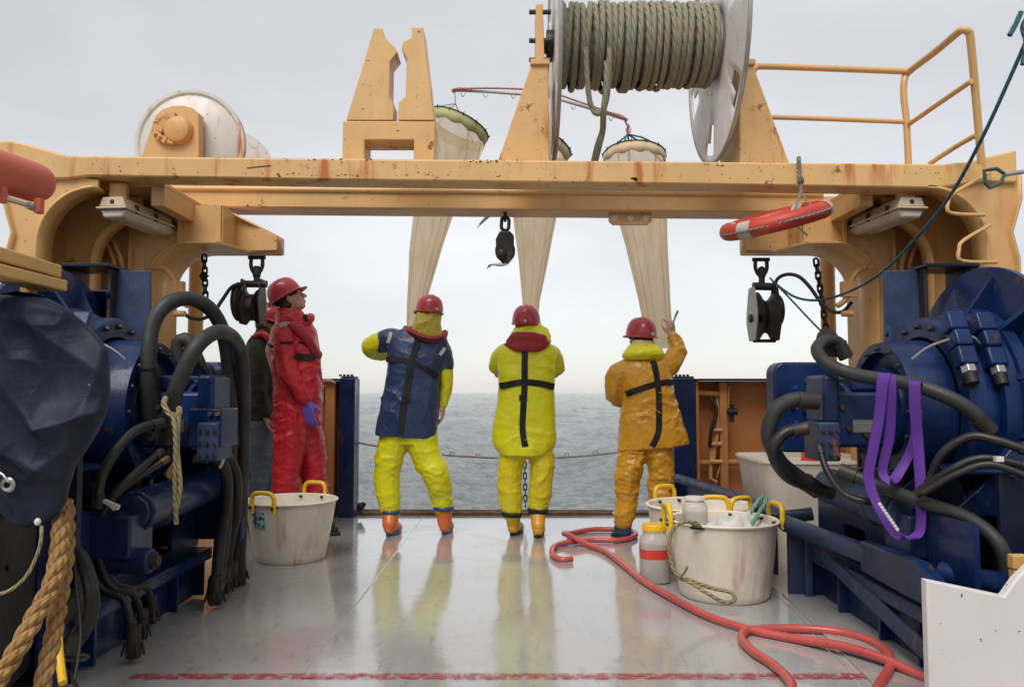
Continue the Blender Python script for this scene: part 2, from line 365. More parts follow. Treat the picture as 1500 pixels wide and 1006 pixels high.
# ---------------------------------------------------------------- figures
def remesh(mb, vox, smooth=2, fold=None):
    me = mb.mesh('tmp', (0, 0, 0)); o = bpy.data.objects.new('tmp', me); C.objects.link(o)
    q = o.modifiers.new('r', 'REMESH'); q.mode = 'VOXEL'; q.voxel_size = vox; q.adaptivity = 0
    dg = bpy.context.evaluated_depsgraph_get(); dg.update(); ev = o.evaluated_get(dg); m2 = bpy.data.meshes.new_from_object(ev)
    bpy.data.objects.remove(o); bpy.data.meshes.remove(me)
    b = bmesh.new(); b.from_mesh(m2)
    for _ in range(smooth): bmesh.ops.smooth_vert(b, verts=b.verts, factor=.5, use_axis_x=True, use_axis_y=True, use_axis_z=True)
    b.normal_update()
    if fold:
        mv = []
        for v in b.verts: mv.append(v.normal*fold(v.co, v.normal))
        for v, d in zip(b.verts, mv): v.co += d
        bmesh.ops.smooth_vert(b, verts=b.verts, factor=.4, use_axis_x=True, use_axis_y=True, use_axis_z=True)
        b.normal_update()
    b.to_mesh(m2); b.free(); return m2
def folder(amp, fx=5, fz=9, seed=0, mask=None, diag=.35):
    o = Vector((seed*3.1, seed*1.7, seed*.9))
    def f(co, no):
        w = noise.noise(co*3+o)*.35
        a = noise.noise(Vector((co.x*fx+co.z*diag*fx, co.y*fx, co.z*fz+w*3))+o)
        c = noise.noise(Vector((co.x*fx*2.3-co.z*diag*fx*2, co.y*fx*2.3, co.z*fz*2.1+w*4))+o*2)
        rdg = (1-min(1, abs(a)*3.2)**.7)*1.0+(1-min(1, abs(c)*3.2)**.7)*.45-.55
        k = (1 if mask is None else mask(co))*(.48+1.9*max(0, noise.noise(co*2.6+o*3)+.12)**.8)
        return rdg*amp*k
    return f
def put(me, name, m, parent, org, extra=None):
    for v in me.vertices: v.co -= Vector(org)
    me.materials.clear(); me.name = name
    o = bpy.data.objects.new(name, me); C.objects.link(o); me.materials.append(m); me.shade_smooth()
    if parent: o.parent = parent
    else: o.location = org
    ORG_OF[o] = Vector(org); return o
class Blob(MB):
    def limb(s, pts, rs, k=5):
        pts = [Vector(p) for p in pts]
        s.tube(pts, rs, 14, smooth=k)
        s.ell(pts[0], (rs[0],)*3, n=8); s.ell(pts[-1], (rs[-1],)*3, n=8)
        return s
    def rings(s, lst, n=36, ex=2.5, sub=4):
        """lst of (cx, cy, cz, rx, ry[, yaw]) -> superelliptic loft, spline interpolated"""
        L = [tuple(l)+((0,) if len(l) == 5 else ()) for l in lst]; full = []
        m = len(L)
        for i in range(m-1):
            a, b, c, d = L[max(i-1, 0)], L[i], L[i+1], L[min(i+2, m-1)]
            for j in range(sub):
                t = j/sub; full.append([.5*((2*q)+(r-p)*t+(2*p-5*q+4*r-w)*t*t+(3*q-p-3*r+w)*t**3) for p, q, r, w in zip(a, b, c, d)])
        full.append(L[-1]); R = []
        for cx, cy, cz, rx, ry, yw in full:
            ring = []
            for k in range(n):
                t = 2*math.pi*k/n; co, si = math.cos(t), math.sin(t)
                x = rx*math.copysign(abs(co)**(2/ex), co); y = ry*math.copysign(abs(si)**(2/ex), si)
                ring.append(Vector((cx+x*math.cos(yw)-y*math.sin(yw), cy+x*math.sin(yw)+y*math.cos(yw), cz)))
            R.append(ring)
        return s.loft(R)
def head_blob(B, c, M, s=1.0):
    """head centred at c; local +Y is the face direction, +Z up"""
    c = Vector(c)
    def q(x, y, z): return c+M@(Vector((x, y, z))*s)
    def e(p, r, rr=None): B.ell(q(*p), tuple(a*s for a in r), M if rr is None else M@Euler(rr).to_matrix(), n=12)
    e((0, -.008, .025), (.076, .096, .092)); e((0, .018, -.035), (.060, .074, .070))
    e((0, .045, -.082), (.034, .038, .028)); e((0, .060, -.088), (.020, .018, .016))       # jaw, chin
    e((.033, .062, -.028), (.026, .022, .024)); e((-.033, .062, -.028), (.026, .022, .024))  # cheeks
    e((0, .082, .030), (.050, .014, .012))                                             # brow
    B.limb([q(0, .088, .022), q(0, .103, -.006), q(0, .113, -.024)], [.009*s, .011*s, .014*s])   # nose
    e((.012, .098, -.028), (.010, .011, .008)); e((-.012, .098, -.028), (.010, .011, .008))
    e((0, .090, -.051), (.024, .010, .0065)); e((0, .087, -.064), (.021, .011, .008))    # lips
    for sx in (-1, 1):
        e((sx*.078, -.004, .0), (.010, .020, .032), (0, sx*.25, 0)); e((sx*.080, -.006, -.022), (.008, .012, .013))   # ears
        e((sx*.031, .076, .012), (.013, .011, .010))                                    # eyes under lids
def hand_blob(B, wr, d, pn, side, curl=.5, s=1.0, point=False):
    """wrist, finger direction, palm normal; side +1 thumb on d x pn side"""
    d = Vector(d).normalized(); pn = Vector(pn); pn = (pn-d*pn.dot(d)).normalized(); t = d.cross(pn)*side; wr = Vector(wr)
    def q(a, b, c): return wr+(d*a+t*b+pn*c)*s
    for k, (b, L) in enumerate(((.030, .076), (.010, .082), (-.011, .077), (-.031, .062))):
        B.limb([q(-.01, b*.55, 0), q(.045, b*.9, -.002), q(.088, b, 0)], [.016*s, .0145*s, .011*s], 3)
        a = curl*(.55+.15*k) if not (point and k == 0) else .1; p = q(.088, b*1.04, 0); pts = [p]; ang = a*.6
        for fr in (.45, .30, .25):
            p = p+(d*math.cos(ang)+pn*math.sin(ang))*L*fr*s+t*(b*.10)*s*fr; pts.append(p.copy()); ang += a
        B.limb(pts, [.0098*s, .0092*s, .0082*s, .0072*s], 3)
    B.limb([q(.012, .022, .006), q(.038, .047, .016), q(.062, .058, .026), q(.084, .058, .036)], [.015*s, .0135*s, .0105*s, .0085*s], 3)
def helmet(parent, c, M, s=1.0):
    """safety helmet; local +Y is the peak"""
    c = Vector(c); m = MB(); n = 44; L = []
    prof = [(1.0, 0), (1.0, .012), (.985, .03), (.955, .055), (.89, .085), (.78, .112), (.62, .132), (.42, .144), (.2, .149), (.01, .1505)]
    for f, h in prof:
        ring = []
        for k in range(n):
            a = 2*math.pi*k/n; x = .118*f*math.cos(a); y = .138*f*math.sin(a)
            rg = .006*max(0, 1-abs(x)/.014)*(1 if h > .05 else 0)+.0035*max(0, 1-abs(abs(x)-.045)/.012)*(1 if h > .04 else 0)
            ring.append(c+M@(Vector((x, y, h+rg))*s))
        L.append(ring)
    m.loft(L, cap=False)
    # rim and peak
    inn = []; out = []; low = []
    for k in range(n):
        a = 2*math.pi*k/n; co, si = math.cos(a), math.sin(a); w = .010+.042*max(0, si)**2.2+.012*max(0, -si)**3
        inn.append(c+M@(Vector((.117*co, .137*si, .006))*s)); out.append(c+M@(Vector(((.118+w*.6)*co, (.138+w)*si, -.002-.012*max(0, si)**2))*s))
        low.append(c+M@(Vector(((.114+w*.5)*co, (.134+w*.9)*si, -.010-.012*max(0, si)**2))*s))
    ii = [c+M@(Vector((.108*math.cos(2*math.pi*k/n), .128*math.sin(2*math.pi*k/n), .0))*s) for k in range(n)]
    m.loft([inn, out, low, ii], cap=False)
    h = m.build('helmet', HEL, parent, ang=60)
    b = MB(); rr = []
    for z, g in ((-.03, 1.0), (.01, 1.02)):
        rr.append([c+M@(Vector((.088*g*math.cos(2*math.pi*k/n), .108*g*math.sin(2*math.pi*k/n), z))*s) for k in range(n)])
    b.loft(rr, cap=False); b.build('headband', WEBB, h, solid=.004)
    b = MB(); cc = c+M@(Vector((0, -.150, .022))*s)
    b.lathe([(.001, .004), (.013, .004), (.015, .0), (.015, -.01)], cc, M@Euler((math.pi/2-.15, 0, 0)).to_matrix(), 16); b.build('adjuster', RFL, h)
    return h
def strap(parent, surfs, path, w, m, name='strap', Y0=None, dirn=(0, 1, 0), off=.004, wrapw=None, steps=60, thick=.004):
    """a webbing band laid on the clothing seen from behind: path of world points, cast along dirn on to the garments"""
    pts = catmull(path, 12); d = Vector(dirn); rows = []
    for i, p in enumerate(pts):
        t = (pts[min(i+1, len(pts)-1)]-pts[max(i-1, 0)]).normalized(); sd = t.cross(d).normalized(); row = []
        for a in (-.5, 0, .5):
            q = p+sd*w*a; best = None
            for tr in surfs:
                h = tr.ray_cast(q-d*.6, d, 1.2)
                if h[0] is not None and (best is None or (h[0]-q).dot(d) < (best-q).dot(d)): best = h[0]
            row.append(best)
        rows.append((row, t))
    good = [r[0] for r in rows if all(x is not None for x in r[0])]
    if len(good) < 3: return None
    good = [[x-d*off for x in r] for r in good]
    K_ = 4; dep = [min((x-Vector((0, 0, 0))).dot(d) for x in r) for r in good]
    env = [min(dep[max(0, i-K_):i+K_+1]) for i in range(len(dep))]
    good = [[x+d*min(0, env[i]+.006-x.dot(d)) for x in r] for i, r in enumerate(good)]
    for _ in range(4):
        g2 = [list(r) for r in good]
        for i in range(1, len(good)-1):
            for k in range(3): g2[i][k] = good[i][k]*.4+(good[i-1][k]+good[i+1][k])*.3
        good = g2
    mb = MB(); n = len(good); vs = []
    for r in good: vs += [r[0], r[1], r[2]]
    for r in good: vs += [x+d*thick*2 for x in r]
    fs = []
    for i in range(n-1):
        for k in range(2):
            a = i*3+k; fs.append((a, a+1, a+4, a+3)); a += n*3; fs.append((a, a+3, a+4, a+1))
        for k in (0, 2):
            a = i*3+k; fs.append((a, a+3, a+3+n*3, a+n*3))
    mb.add(vs, fs); return mb.build(name, m, parent, ang=60)
def bvh(o):
    W0 = ORG_OF[o]; me = o.data
    return BVHTree.FromPolygons([v.co+W0 for v in me.vertices], [tuple(p.vertices) for p in me.polygons])
def boot(parent, an, heel, toe, col, sole, label=None, h=.20, r=.055, name='boot'):
    """rubber boot: shaft from ankle joint an down, foot from heel to toe on the deck"""
    B = Blob(); heel, toe, an = Vector(heel), Vector(toe), Vector(an); f = (toe-heel); fl = f.length; f.normalize()
    lf = Vector((0, 0, 1)); z = heel.z
    B.limb([an, Vector((heel.x, heel.y, z+.09))+f*.05], [r, r*.86])
    B.limb([heel+f*.04+lf*.055, heel+f*.13+lf*.062, heel+f*(fl-.12)+lf*.052, heel+f*(fl-.05)+lf*.042], [.043, .047, .046, .034])
    sd = f.cross(lf)
    B.limb([heel+f*(fl-.12)+lf*.042+sd*.012, heel+f*(fl-.06)+lf*.038+sd*.008], [.040, .032])
    me = remesh(B, .007, 2)
    for v in me.vertices: v.co.z = max(v.co.z, z+.018)
    o = put(me, name, col, parent, ORG_OF[parent])
    if label: o['label'] = label
    s = MB(); outl = []
    for k in range(28):
        a = 2*math.pi*k/28; u = math.cos(a); v = math.sin(a); wd = .044 if u > -.1 else .037
        outl.append(heel+f*(fl/2+u*(fl/2+.004))+sd*v*wd*(1-.12*max(0, u))*abs(1-abs(u)**5*.25))
    s.loft([[p+lf*.001 for p in outl], [p+lf*.026 for p in outl]]); s.build('sole', sole, o, bevel=.004)
    return o
def clothe(name, B, m, parent, vox=.008, fold=None, smooth=1): return put(remesh(B, vox, smooth, fold), name, m, parent, ORG_OF[parent])
def body(label, J, rad, hc, HM, hands, group=None, vox=.006):
    """continuous body: torso, limbs, neck, head and hands in one surface"""
    B = Blob()
    hip = (J['hl']+J['hr'])/2; ch = (J['sl']+J['sr'])/2
    B.rings([(hip.x, hip.y, hip.z-.0, .09, .06), (hip.x, hip.y, hip.z+.05, .14, .10), ((hip.x+ch.x)/2, (hip.y+ch.y)/2, (hip.z+ch.z)/2, .125, .095),
             (ch.x, ch.y, ch.z-.12, .15, .105), (ch.x, ch.y, ch.z-.02, .12, .08), (ch.x, ch.y, ch.z+.03, .06, .06)])
    B.limb([ch, (ch+hc)/2+Vector((0, 0, .0)), hc+HM@Vector((0, -.02, -.05))], [.06, .055, .058])
    for s in 'lr':
        B.limb([ch+(J['s'+s]-ch)*.4, J['s'+s], J['e'+s], J['w'+s]], [.05, .052, .040, .028], 6)
        B.limb([J['h'+s]+(hip-J['h'+s])*.3, J['k'+s], J['a'+s]], [.080, .045, .030], 6)
        f = Vector(J['f'+s]); B.limb([J['a'+s], J['a'+s]*.4+f*.6, f], [.030, .030, .028])
    head_blob(B, hc, HM)
    for h in hands: hand_blob(B, **h)
    me = remesh(B, vox, 1)
    base = (J['fl']+J['fr'])/2; base.z = 0.0
    o = put(me, 'person', SKIN, None, base)
    return tag(o, label, 'person', group)
def yaw(a, tilt=0, roll=0): return (Matrix.Rotation(a, 3, 'Z')@Matrix.Rotation(tilt, 3, 'X')@Matrix.Rotation(roll, 3, 'Y'))
def ringpx(lst, Y):
    """rows (left px, right px, py, half depth, dy[, yaw])"""
    out = []
    for l in lst:
        a, b = P(l[0], l[2], Y+l[4]), P(l[1], l[2], Y+l[4]); out.append(((a.x+b.x)/2, Y+l[4], a.z, (b.x-a.x)/2, l[3])+tuple(l[5:6]))
    return out
def legs(B, Y, spec):
    for L in spec:
        B.limb([P(x, y, Y+d) for x, y, d, r in L], [r*Y/FOC for x, y, d, r in L], 6)
def eyes(parent, hc, HM):
    for sx in (-1, 1):
        m = MB(); m.ell(hc+HM@Vector((sx*.031, .083, .012)), (.0085, .006, .005), HM, 8); m.build('eye', BHAIR, parent)

# --- person with the navy smock --------------------------------------------------
def person_navy():
    Y = 6.35; Q = lambda x, y, d=0: P(x, y, Y+d)
    HM = yaw(.55, .05, .10); hc = Q(627, 459, .02)
    J = dict(sl=Q(580, 492), sr=Q(645, 502), el=Q(537, 507, .10), er=Q(655, 556, .02), wl=Q(566, 516, .36), wr=Q(649, 593, .03),
             hl=Q(588, 640), hr=Q(622, 640), kl=Q(570, 695), kr=Q(640, 694, -.01), al=Q(576, 753, 0), ar=Q(650, 746, .03), fl=Q(580, 762, .12), fr=Q(652, 757, .1))
    J['fl'].z = .05; J['fr'].z = .05
    o = body('person in a navy blue oilskin smock over yellow trousers with orange boots', J, None, hc, HM,
             [dict(wr=J['wl'], d=(.5, .8, .15), pn=(.3, -.3, -1), side=1, curl=.8), dict(wr=J['wr'], d=(-.05, .06, -1), pn=(-1, .1, 0), side=-1, curl=.55)], 'scientists in hard hats on the aft deck')
    T = Blob(); legs(T, Y, [[(580, 635, 0, 23), (571, 668, 0, 21), (567, 700, .01, 19.5), (569, 728, 0, 17.5), (573, 749, 0, 14)],
                            [(612, 635, 0, 24), (626, 670, 0, 22), (638, 695, -.02, 21), (645, 718, .02, 18), (649, 742, .03, 14)]])
    T.rings(ringpx([(570, 642, 650, .12, 0), (574, 641, 625, .13, 0), (578, 642, 605, .12, 0)], Y))
    clothe('trousers', T, YOIL, o, fold=folder(0.0104, 5, 11, 3))
    K = Blob(); K.rings(ringpx([(549, 641, 637, .15, 0, .1), (552, 642, 615, .165, 0), (559, 645, 585, .16, 0), (565, 646, 555, .15, 0), (568, 651, 530, .15, 0), (566, 656, 512, .135, .0), (567, 656, 499, .12, .0), (578, 648, 486, .09, .0), (600, 637, 478, .06, 0)], Y))
    # a smock cut that hangs lower on the right
    for v in K.v:
        if v.z < Q(600, 600).z: v.z -= (v.x-Q(548, 600).x)*.06
    K.limb([Q(590, 500), Q(570, 497, .03), Q(560, 502, .06)], [.09, .095, .088])
    K.limb([Q(636, 506), Q(647, 515), Q(652, 535, .01)], [.09, .085, .072])
    k = clothe('smock', K, NAVY, o, fold=folder(0.0088, 5, 5, 1))
    A = Blob(); A.limb([Q(575, 497, .03), Q(560, 500, .05), Q(543, 508, .10), Q(556, 517, .26), Q(580, 516, .38)], [.075, .085, .078, .066, .045])
    clothe('sleeve', A, YOIL, o, fold=folder(0.0072, 9, 9, 5))
    A = Blob(); A.limb([Q(646, 515), Q(653, 540, .01), Q(654, 565, .02), Q(649, 590, .03)], [.07, .06, .052, .045])
    clothe('sleeve', A, YOIL, o, fold=folder(0.0056, 9, 12, 6))
    H = Blob(); H.rings(ringpx([(597, 652, 496, .10, -.01), (601, 648, 484, .10, -.015), (606, 646, 472, .098, -.015), (609, 646, 462, .10, .0), (611, 647, 455, .09, .02)], Y)); H.ell(Q(622, 482, -.04), (.10, .07, .075))
    clothe('hood', H, YDUL, o, .007, folder(0.0088, 7, 7, 8))
    L = Blob(); L.tube([Q(594, 481, .05), Q(600, 485, -.07), Q(615, 492, -.135), Q(632, 497, -.135), Q(648, 494, -.06), Q(652, 487, .06)], .028, 10, smooth=6)
    clothe('lifejacket_collar', L, REDD, o, .007)
    L = MB(); L.tube([Q(593, 482, .05), Q(599, 486, -.095), Q(614, 493, -.160), Q(632, 498, -.160), Q(649, 495, -.085), Q(653, 488, .06)], .009, 8, smooth=6); L.build('collar_edging', WEBB, o)
    tr = [bvh(k)]
    for pth, w in (([Q(616, 498), Q(607, 530), Q(602, 560), Q(596, 590), Q(591, 633)], .055), ([Q(567, 527), Q(590, 528), Q(606, 533), Q(628, 542), Q(643, 553)], .045)):
        strap(o, tr, pth, w, WEBB)
    strap(o, tr, [Q(600, 577), Q(599, 590)], .07, WEBB)
    strap(o, tr, [Q(574, 487), Q(573, 495), Q(570, 503)], .028, RFL, 'reflective_strip'); strap(o, tr, [Q(653, 510), Q(650, 515), Q(646, 521)], .028, RFL, 'reflective_strip')
    helmet(o, Q(628, 461, .02)+HM@Vector((0, 0, .02)), HM, .93)
    hb = Blob(); hb.ell(hc+HM@Vector((0, -.035, -.02)), (.082, .075, .07), HM); clothe('hair', hb, HAIR, o, .006)
    boot(o, Q(573, 750), Vector((Q(570, 770).x, Y-.10, 0)), Vector((Q(582, 770).x, Y+.18, 0)), BORG, BNAV, r=.068)
    boot(o, Q(650, 745, .02), Vector((Q(650, 770).x, Y-.02, 0)), Vector((Q(656, 770).x, Y+.27, 0)), BORG, BNAV, r=.068)
    for x in ((573, 749, 0), (650, 744, .02)):
        c = MB(); c.lathe([(.074, -.016), (.080, -.004), (.078, .016)], Q(*x), n=20); c.build('trouser_cuff', BNAV, o, solid=.01)
    return o
# --- person all in yellow --------------------------------------------------------
def person_yellow():
    Y = 6.3; Q = lambda x, y, d=0: P(x, y, Y+d)
    HM = yaw(-.08, .12, .0); hc = Q(771, 478, .03)
    J = dict(sl=Q(742, 515), sr=Q(802, 515), el=Q(731, 547, .12), er=Q(812, 547, .12), wl=Q(752, 530, .36), wr=Q(790, 530, .36),
             hl=Q(756, 650), hr=Q(786, 650), kl=Q(748, 705), kr=Q(795, 705), al=Q(752, 755), ar=Q(788, 755), fl=Q(760, 765, .12), fr=Q(790, 765, .12))
    J['fl'].z = .05; J['fr'].z = .05
    o = body('person in bright yellow oilskins with a black harness and amber boots, back to the camera', J, None, hc, HM,
             [dict(wr=J['wl'], d=(.5, .7, .4), pn=(.5, -.7, 0), side=1, curl=.9), dict(wr=J['wr'], d=(-.5, .7, .4), pn=(-.5, -.7, 0), side=-1, curl=.9)], 'scientists in hard hats on the aft deck')
    T = Blob(); legs(T, Y, [[(760, 640, 0, 22), (750, 670, 0, 20), (747, 700, 0, 18), (748, 730, 0, 17.5), (750, 752, 0, 14)],
                            [(783, 640, 0, 22), (793, 668, 0, 19.5), (793, 700, -.01, 18), (790, 728, .01, 17.5), (788, 744, 0, 14)]])
    T.rings(ringpx([(732, 812, 655, .13, 0), (735, 808, 630, .13, 0)], Y))
    clothe('trousers', T, YTRO, o, fold=folder(0.0096, 5, 10, 13))
    K = Blob(); K.rings(ringpx([(733, 802, 666, .155, -.01), (722, 815, 650, .165, 0), (721, 814, 625, .16, 0), (727, 813, 595, .155, 0), (730, 812, 565, .15, 0), (729, 815, 540, .145, 0), (730, 817, 520, .13, 0), (737, 813, 508, .11, 0), (750, 800, 500, .07, 0)], Y))
    K.limb([Q(750, 518), Q(738, 520, .04), Q(729, 536, .12), Q(742, 536, .3)], [.09, .082, .072, .055])
    K.limb([Q(797, 518), Q(808, 520, .04), Q(815, 538, .12), Q(800, 536, .3)], [.09, .082, .072, .055])
    k = clothe('jacket', K, YOIL, o, fold=folder(0.0080, 4, 6, 11))
    H = Blob(); H.rings(ringpx([(744, 806, 506, .10, -.01), (746, 806, 498, .115, -.02), (749, 806, 489, .11, -.02), (752, 803, 481, .10, 0), (757, 792, 475, .08, .02)], Y)); H.ell(Q(791, 494, -.07), (.095, .07, .055), Euler((0, .5, 0)).to_matrix())
    H.ell(Q(768, 484, -.06), (.09, .06, .04), Euler((0, -.2, 0)).to_matrix())
    clothe('hood', H, YOIL, o, .007, folder(0.0104, 5, 8, 17))
    L = Blob(); L.rings(ringpx([(756, 786, 514, .03, -.135), (744, 801, 508, .05, -.12), (741, 805, 501, .075, -.09), (746, 802, 492, .08, -.08), (750, 790, 487, .06, -.07)], Y))
    L.tube([Q(738, 506, .06), Q(743, 505, -.07), Q(757, 512, -.13), Q(785, 513, -.13), Q(803, 506, -.07), Q(808, 508, .06)], .016, 8, smooth=6)
    clothe('lifejacket_collar', L, REDD, o, .007, folder(0.0048, 6, 6, 2))
    tr = [bvh(k)]
    for pth, w in (([Q(768.5, 512), Q(768, 540), Q(768, 565), Q(766, 600), Q(765, 628), Q(769, 652)], .048), ([Q(727, 566), Q(742, 564), Q(768, 560), Q(795, 563), Q(811, 567)], .050)):
        strap(o, tr, pth, w, WEBB)
    strap(o, tr, [Q(766, 578), Q(766, 587)], .062, WEBB)
    strap(o, tr, [Q(724.5, 590), Q(722.5, 615), Q(720.5, 645)], .012, WEBB, 'side_seam'); strap(o, tr, [Q(812.5, 595), Q(813.5, 620), Q(814.5, 645)], .012, WEBB, 'side_seam')
    helmet(o, hc+HM@Vector((0, 0, .025)), HM, .97)
    hb = Blob(); hb.ell(hc+HM@Vector((0, -.03, -.02)), (.082, .075, .07), HM); clothe('hair', hb, HAIR, o, .006)
    boot(o, Q(752, 752), Vector((Q(749, 770).x, Y-.02, 0)), Vector((Q(765, 770).x, Y+.24, 0)), BYEL, BLK, r=.062)
    boot(o, Q(788, 750), Vector((Q(787, 770).x, Y-.12, 0)), Vector((Q(792, 770).x, Y+.18, 0)), BYEL, BLK, r=.062)
    for x in ((750, 752, 0), (788, 747, 0)):
        c = MB(); c.lathe([(.070, -.022), (.078, -.008), (.078, .014)], Q(*x), Euler((0, .05, 0)).to_matrix(), n=20); c.build('trouser_cuff', WEBB, o, solid=.008)
    return o
# --- person in orange ------------------------------------------------------------
def person_orange():
    Y = 6.2; Q = lambda x, y, d=0: P(x, y, Y+d)
    HM = yaw(.5, .10, .0); hc = Q(939, 496, .03)
    J = dict(sl=Q(908, 540), sr=Q(972, 532), el=Q(899, 577, .08), er=Q(995, 522, .08), wl=Q(920, 578, .33), wr=Q(984, 489, .10),
             hl=Q(928, 655), hr=Q(962, 655), kl=Q(919, 705), kr=Q(967, 705), al=Q(914, 762), ar=Q(968, 765), fl=Q(906, 768, .05), fr=Q(968, 768, .12))
    J['fl'].z = .05; J['fr'].z = .05
    o = body('person in orange oilskins holding up a pen beside the hanging net, right arm raised', J, None, hc, HM,
             [dict(wr=J['wl'], d=(.5, .8, 0), pn=(.5, -.7, 0), side=1, curl=.9), dict(wr=J['wr'], d=(-.12, .05, 1), pn=(-.4, .9, 0), side=1, curl=1.15, s=.95)], 'scientists in hard hats on the aft deck')
    T = Blob(); legs(T, Y, [[(933, 645, 0, 23), (925, 670, -.01, 21), (919, 700, -.02, 18.5), (918, 730, .0, 16), (915, 752, .0, 17), (914, 762, 0, 14)],
                            [(958, 645, 0, 23), (966, 672, 0, 21), (968, 705, 0, 19), (968, 735, 0, 17), (968, 760, 0, 15)]])
    T.rings(ringpx([(906, 985, 655, .13, 0), (908, 985, 630, .13, 0)], Y))
    clothe('trousers', T, OOIL, o, fold=folder(0.0144, 5, 12, 23))
    K = Blob(); K.rings(ringpx([(904, 1010, 656, .15, 0), (906, 1006, 640, .16, 0), (908, 998, 610, .155, 0), (911, 989, 585, .15, 0), (908, 984, 562, .15, 0), (903, 982, 545, .135, 0), (908, 979, 531, .115, 0), (922, 968, 521, .08, 0)], Y))
    for v in K.v:
        if v.z < Q(940, 630).z: v.z += (v.x-Q(950, 600).x)*.10-(0.00)
    K.limb([Q(915, 545), Q(903, 550, .01), Q(900, 576, .06), Q(915, 584, .2), Q(930, 580, .33)], [.10, .085, .074, .062, .05])
    K.limb([Q(965, 540, .0), Q(980, 535, .03), Q(992, 515, .08), Q(986, 494, .09)], [.10, .085, .075, .052])
    k = clothe('jacket', K, OOIL, o, fold=folder(0.0120, 5, 6, 21))
    H = Blob(); H.rings(ringpx([(914, 972, 527, .09, -.03), (911, 974, 520, .125, -.04), (917, 970, 512, .12, -.035), (921, 962, 505, .10, -.0)], Y)); H.ell(Q(938, 516, -.10), (.13, .055, .05), Euler((0, -.12, 0)).to_matrix())
    clothe('hood', H, YOIL, o, .007, folder(0.0096, 5, 8, 27))
    L = Blob(); L.rings(ringpx([(921, 962, 513, .085, -.02), (924, 960, 505, .09, -.015), (926, 957, 498, .08, 0)], Y)); clothe('hood_lining', L, surf('cream_lining', (.60, .50, .27), .7), o, .007, folder(0.0048, 8, 8, 4))
    tr = [bvh(k)]
    for pth, w in (([Q(953, 529), Q(957, 550), Q(960, 580), Q(960, 610), Q(959, 632), Q(950, 652)], .046), ([Q(914, 577), Q(930, 571), Q(955, 563), Q(972, 560), Q(985, 561)], .046)):
        strap(o, tr, pth, w, WEBB)
    helmet(o, hc+HM@Vector((0, 0, .02)), HM, .97)
    hb = Blob(); hb.ell(hc+HM@Vector((0, -.025, -.02)), (.084, .078, .07), HM); clothe('hair', hb, HAIR, o, .006)
    boot(o, Q(914, 760), Vector((Q(922, 770).x, Y-.04, 0)), Vector((Q(898, 772).x, Y+.10, 0)), BNAV, BLK, r=.06)
    boot(o, Q(968, 762), Vector((Q(966, 770).x, Y-.12, 0)), Vector((Q(970, 770).x, Y+.18, 0)), BNAV, BLK, r=.06)
    pen = thing('marker_pen', 'slim grey pen held up in the raised hand of the person in orange', 'pen', Q(984, 478, .09))
    m = MB(); m.cyl(Q(983, 480, .06), Q(991, 460, .06), .0075, 10); m.build('barrel', GAL, pen)
    m = MB(); m.cyl(Q(989, 464, .06), Q(993, 455, .06), .0095, 10); m.build('pen_cap', STL, pen)
    return o
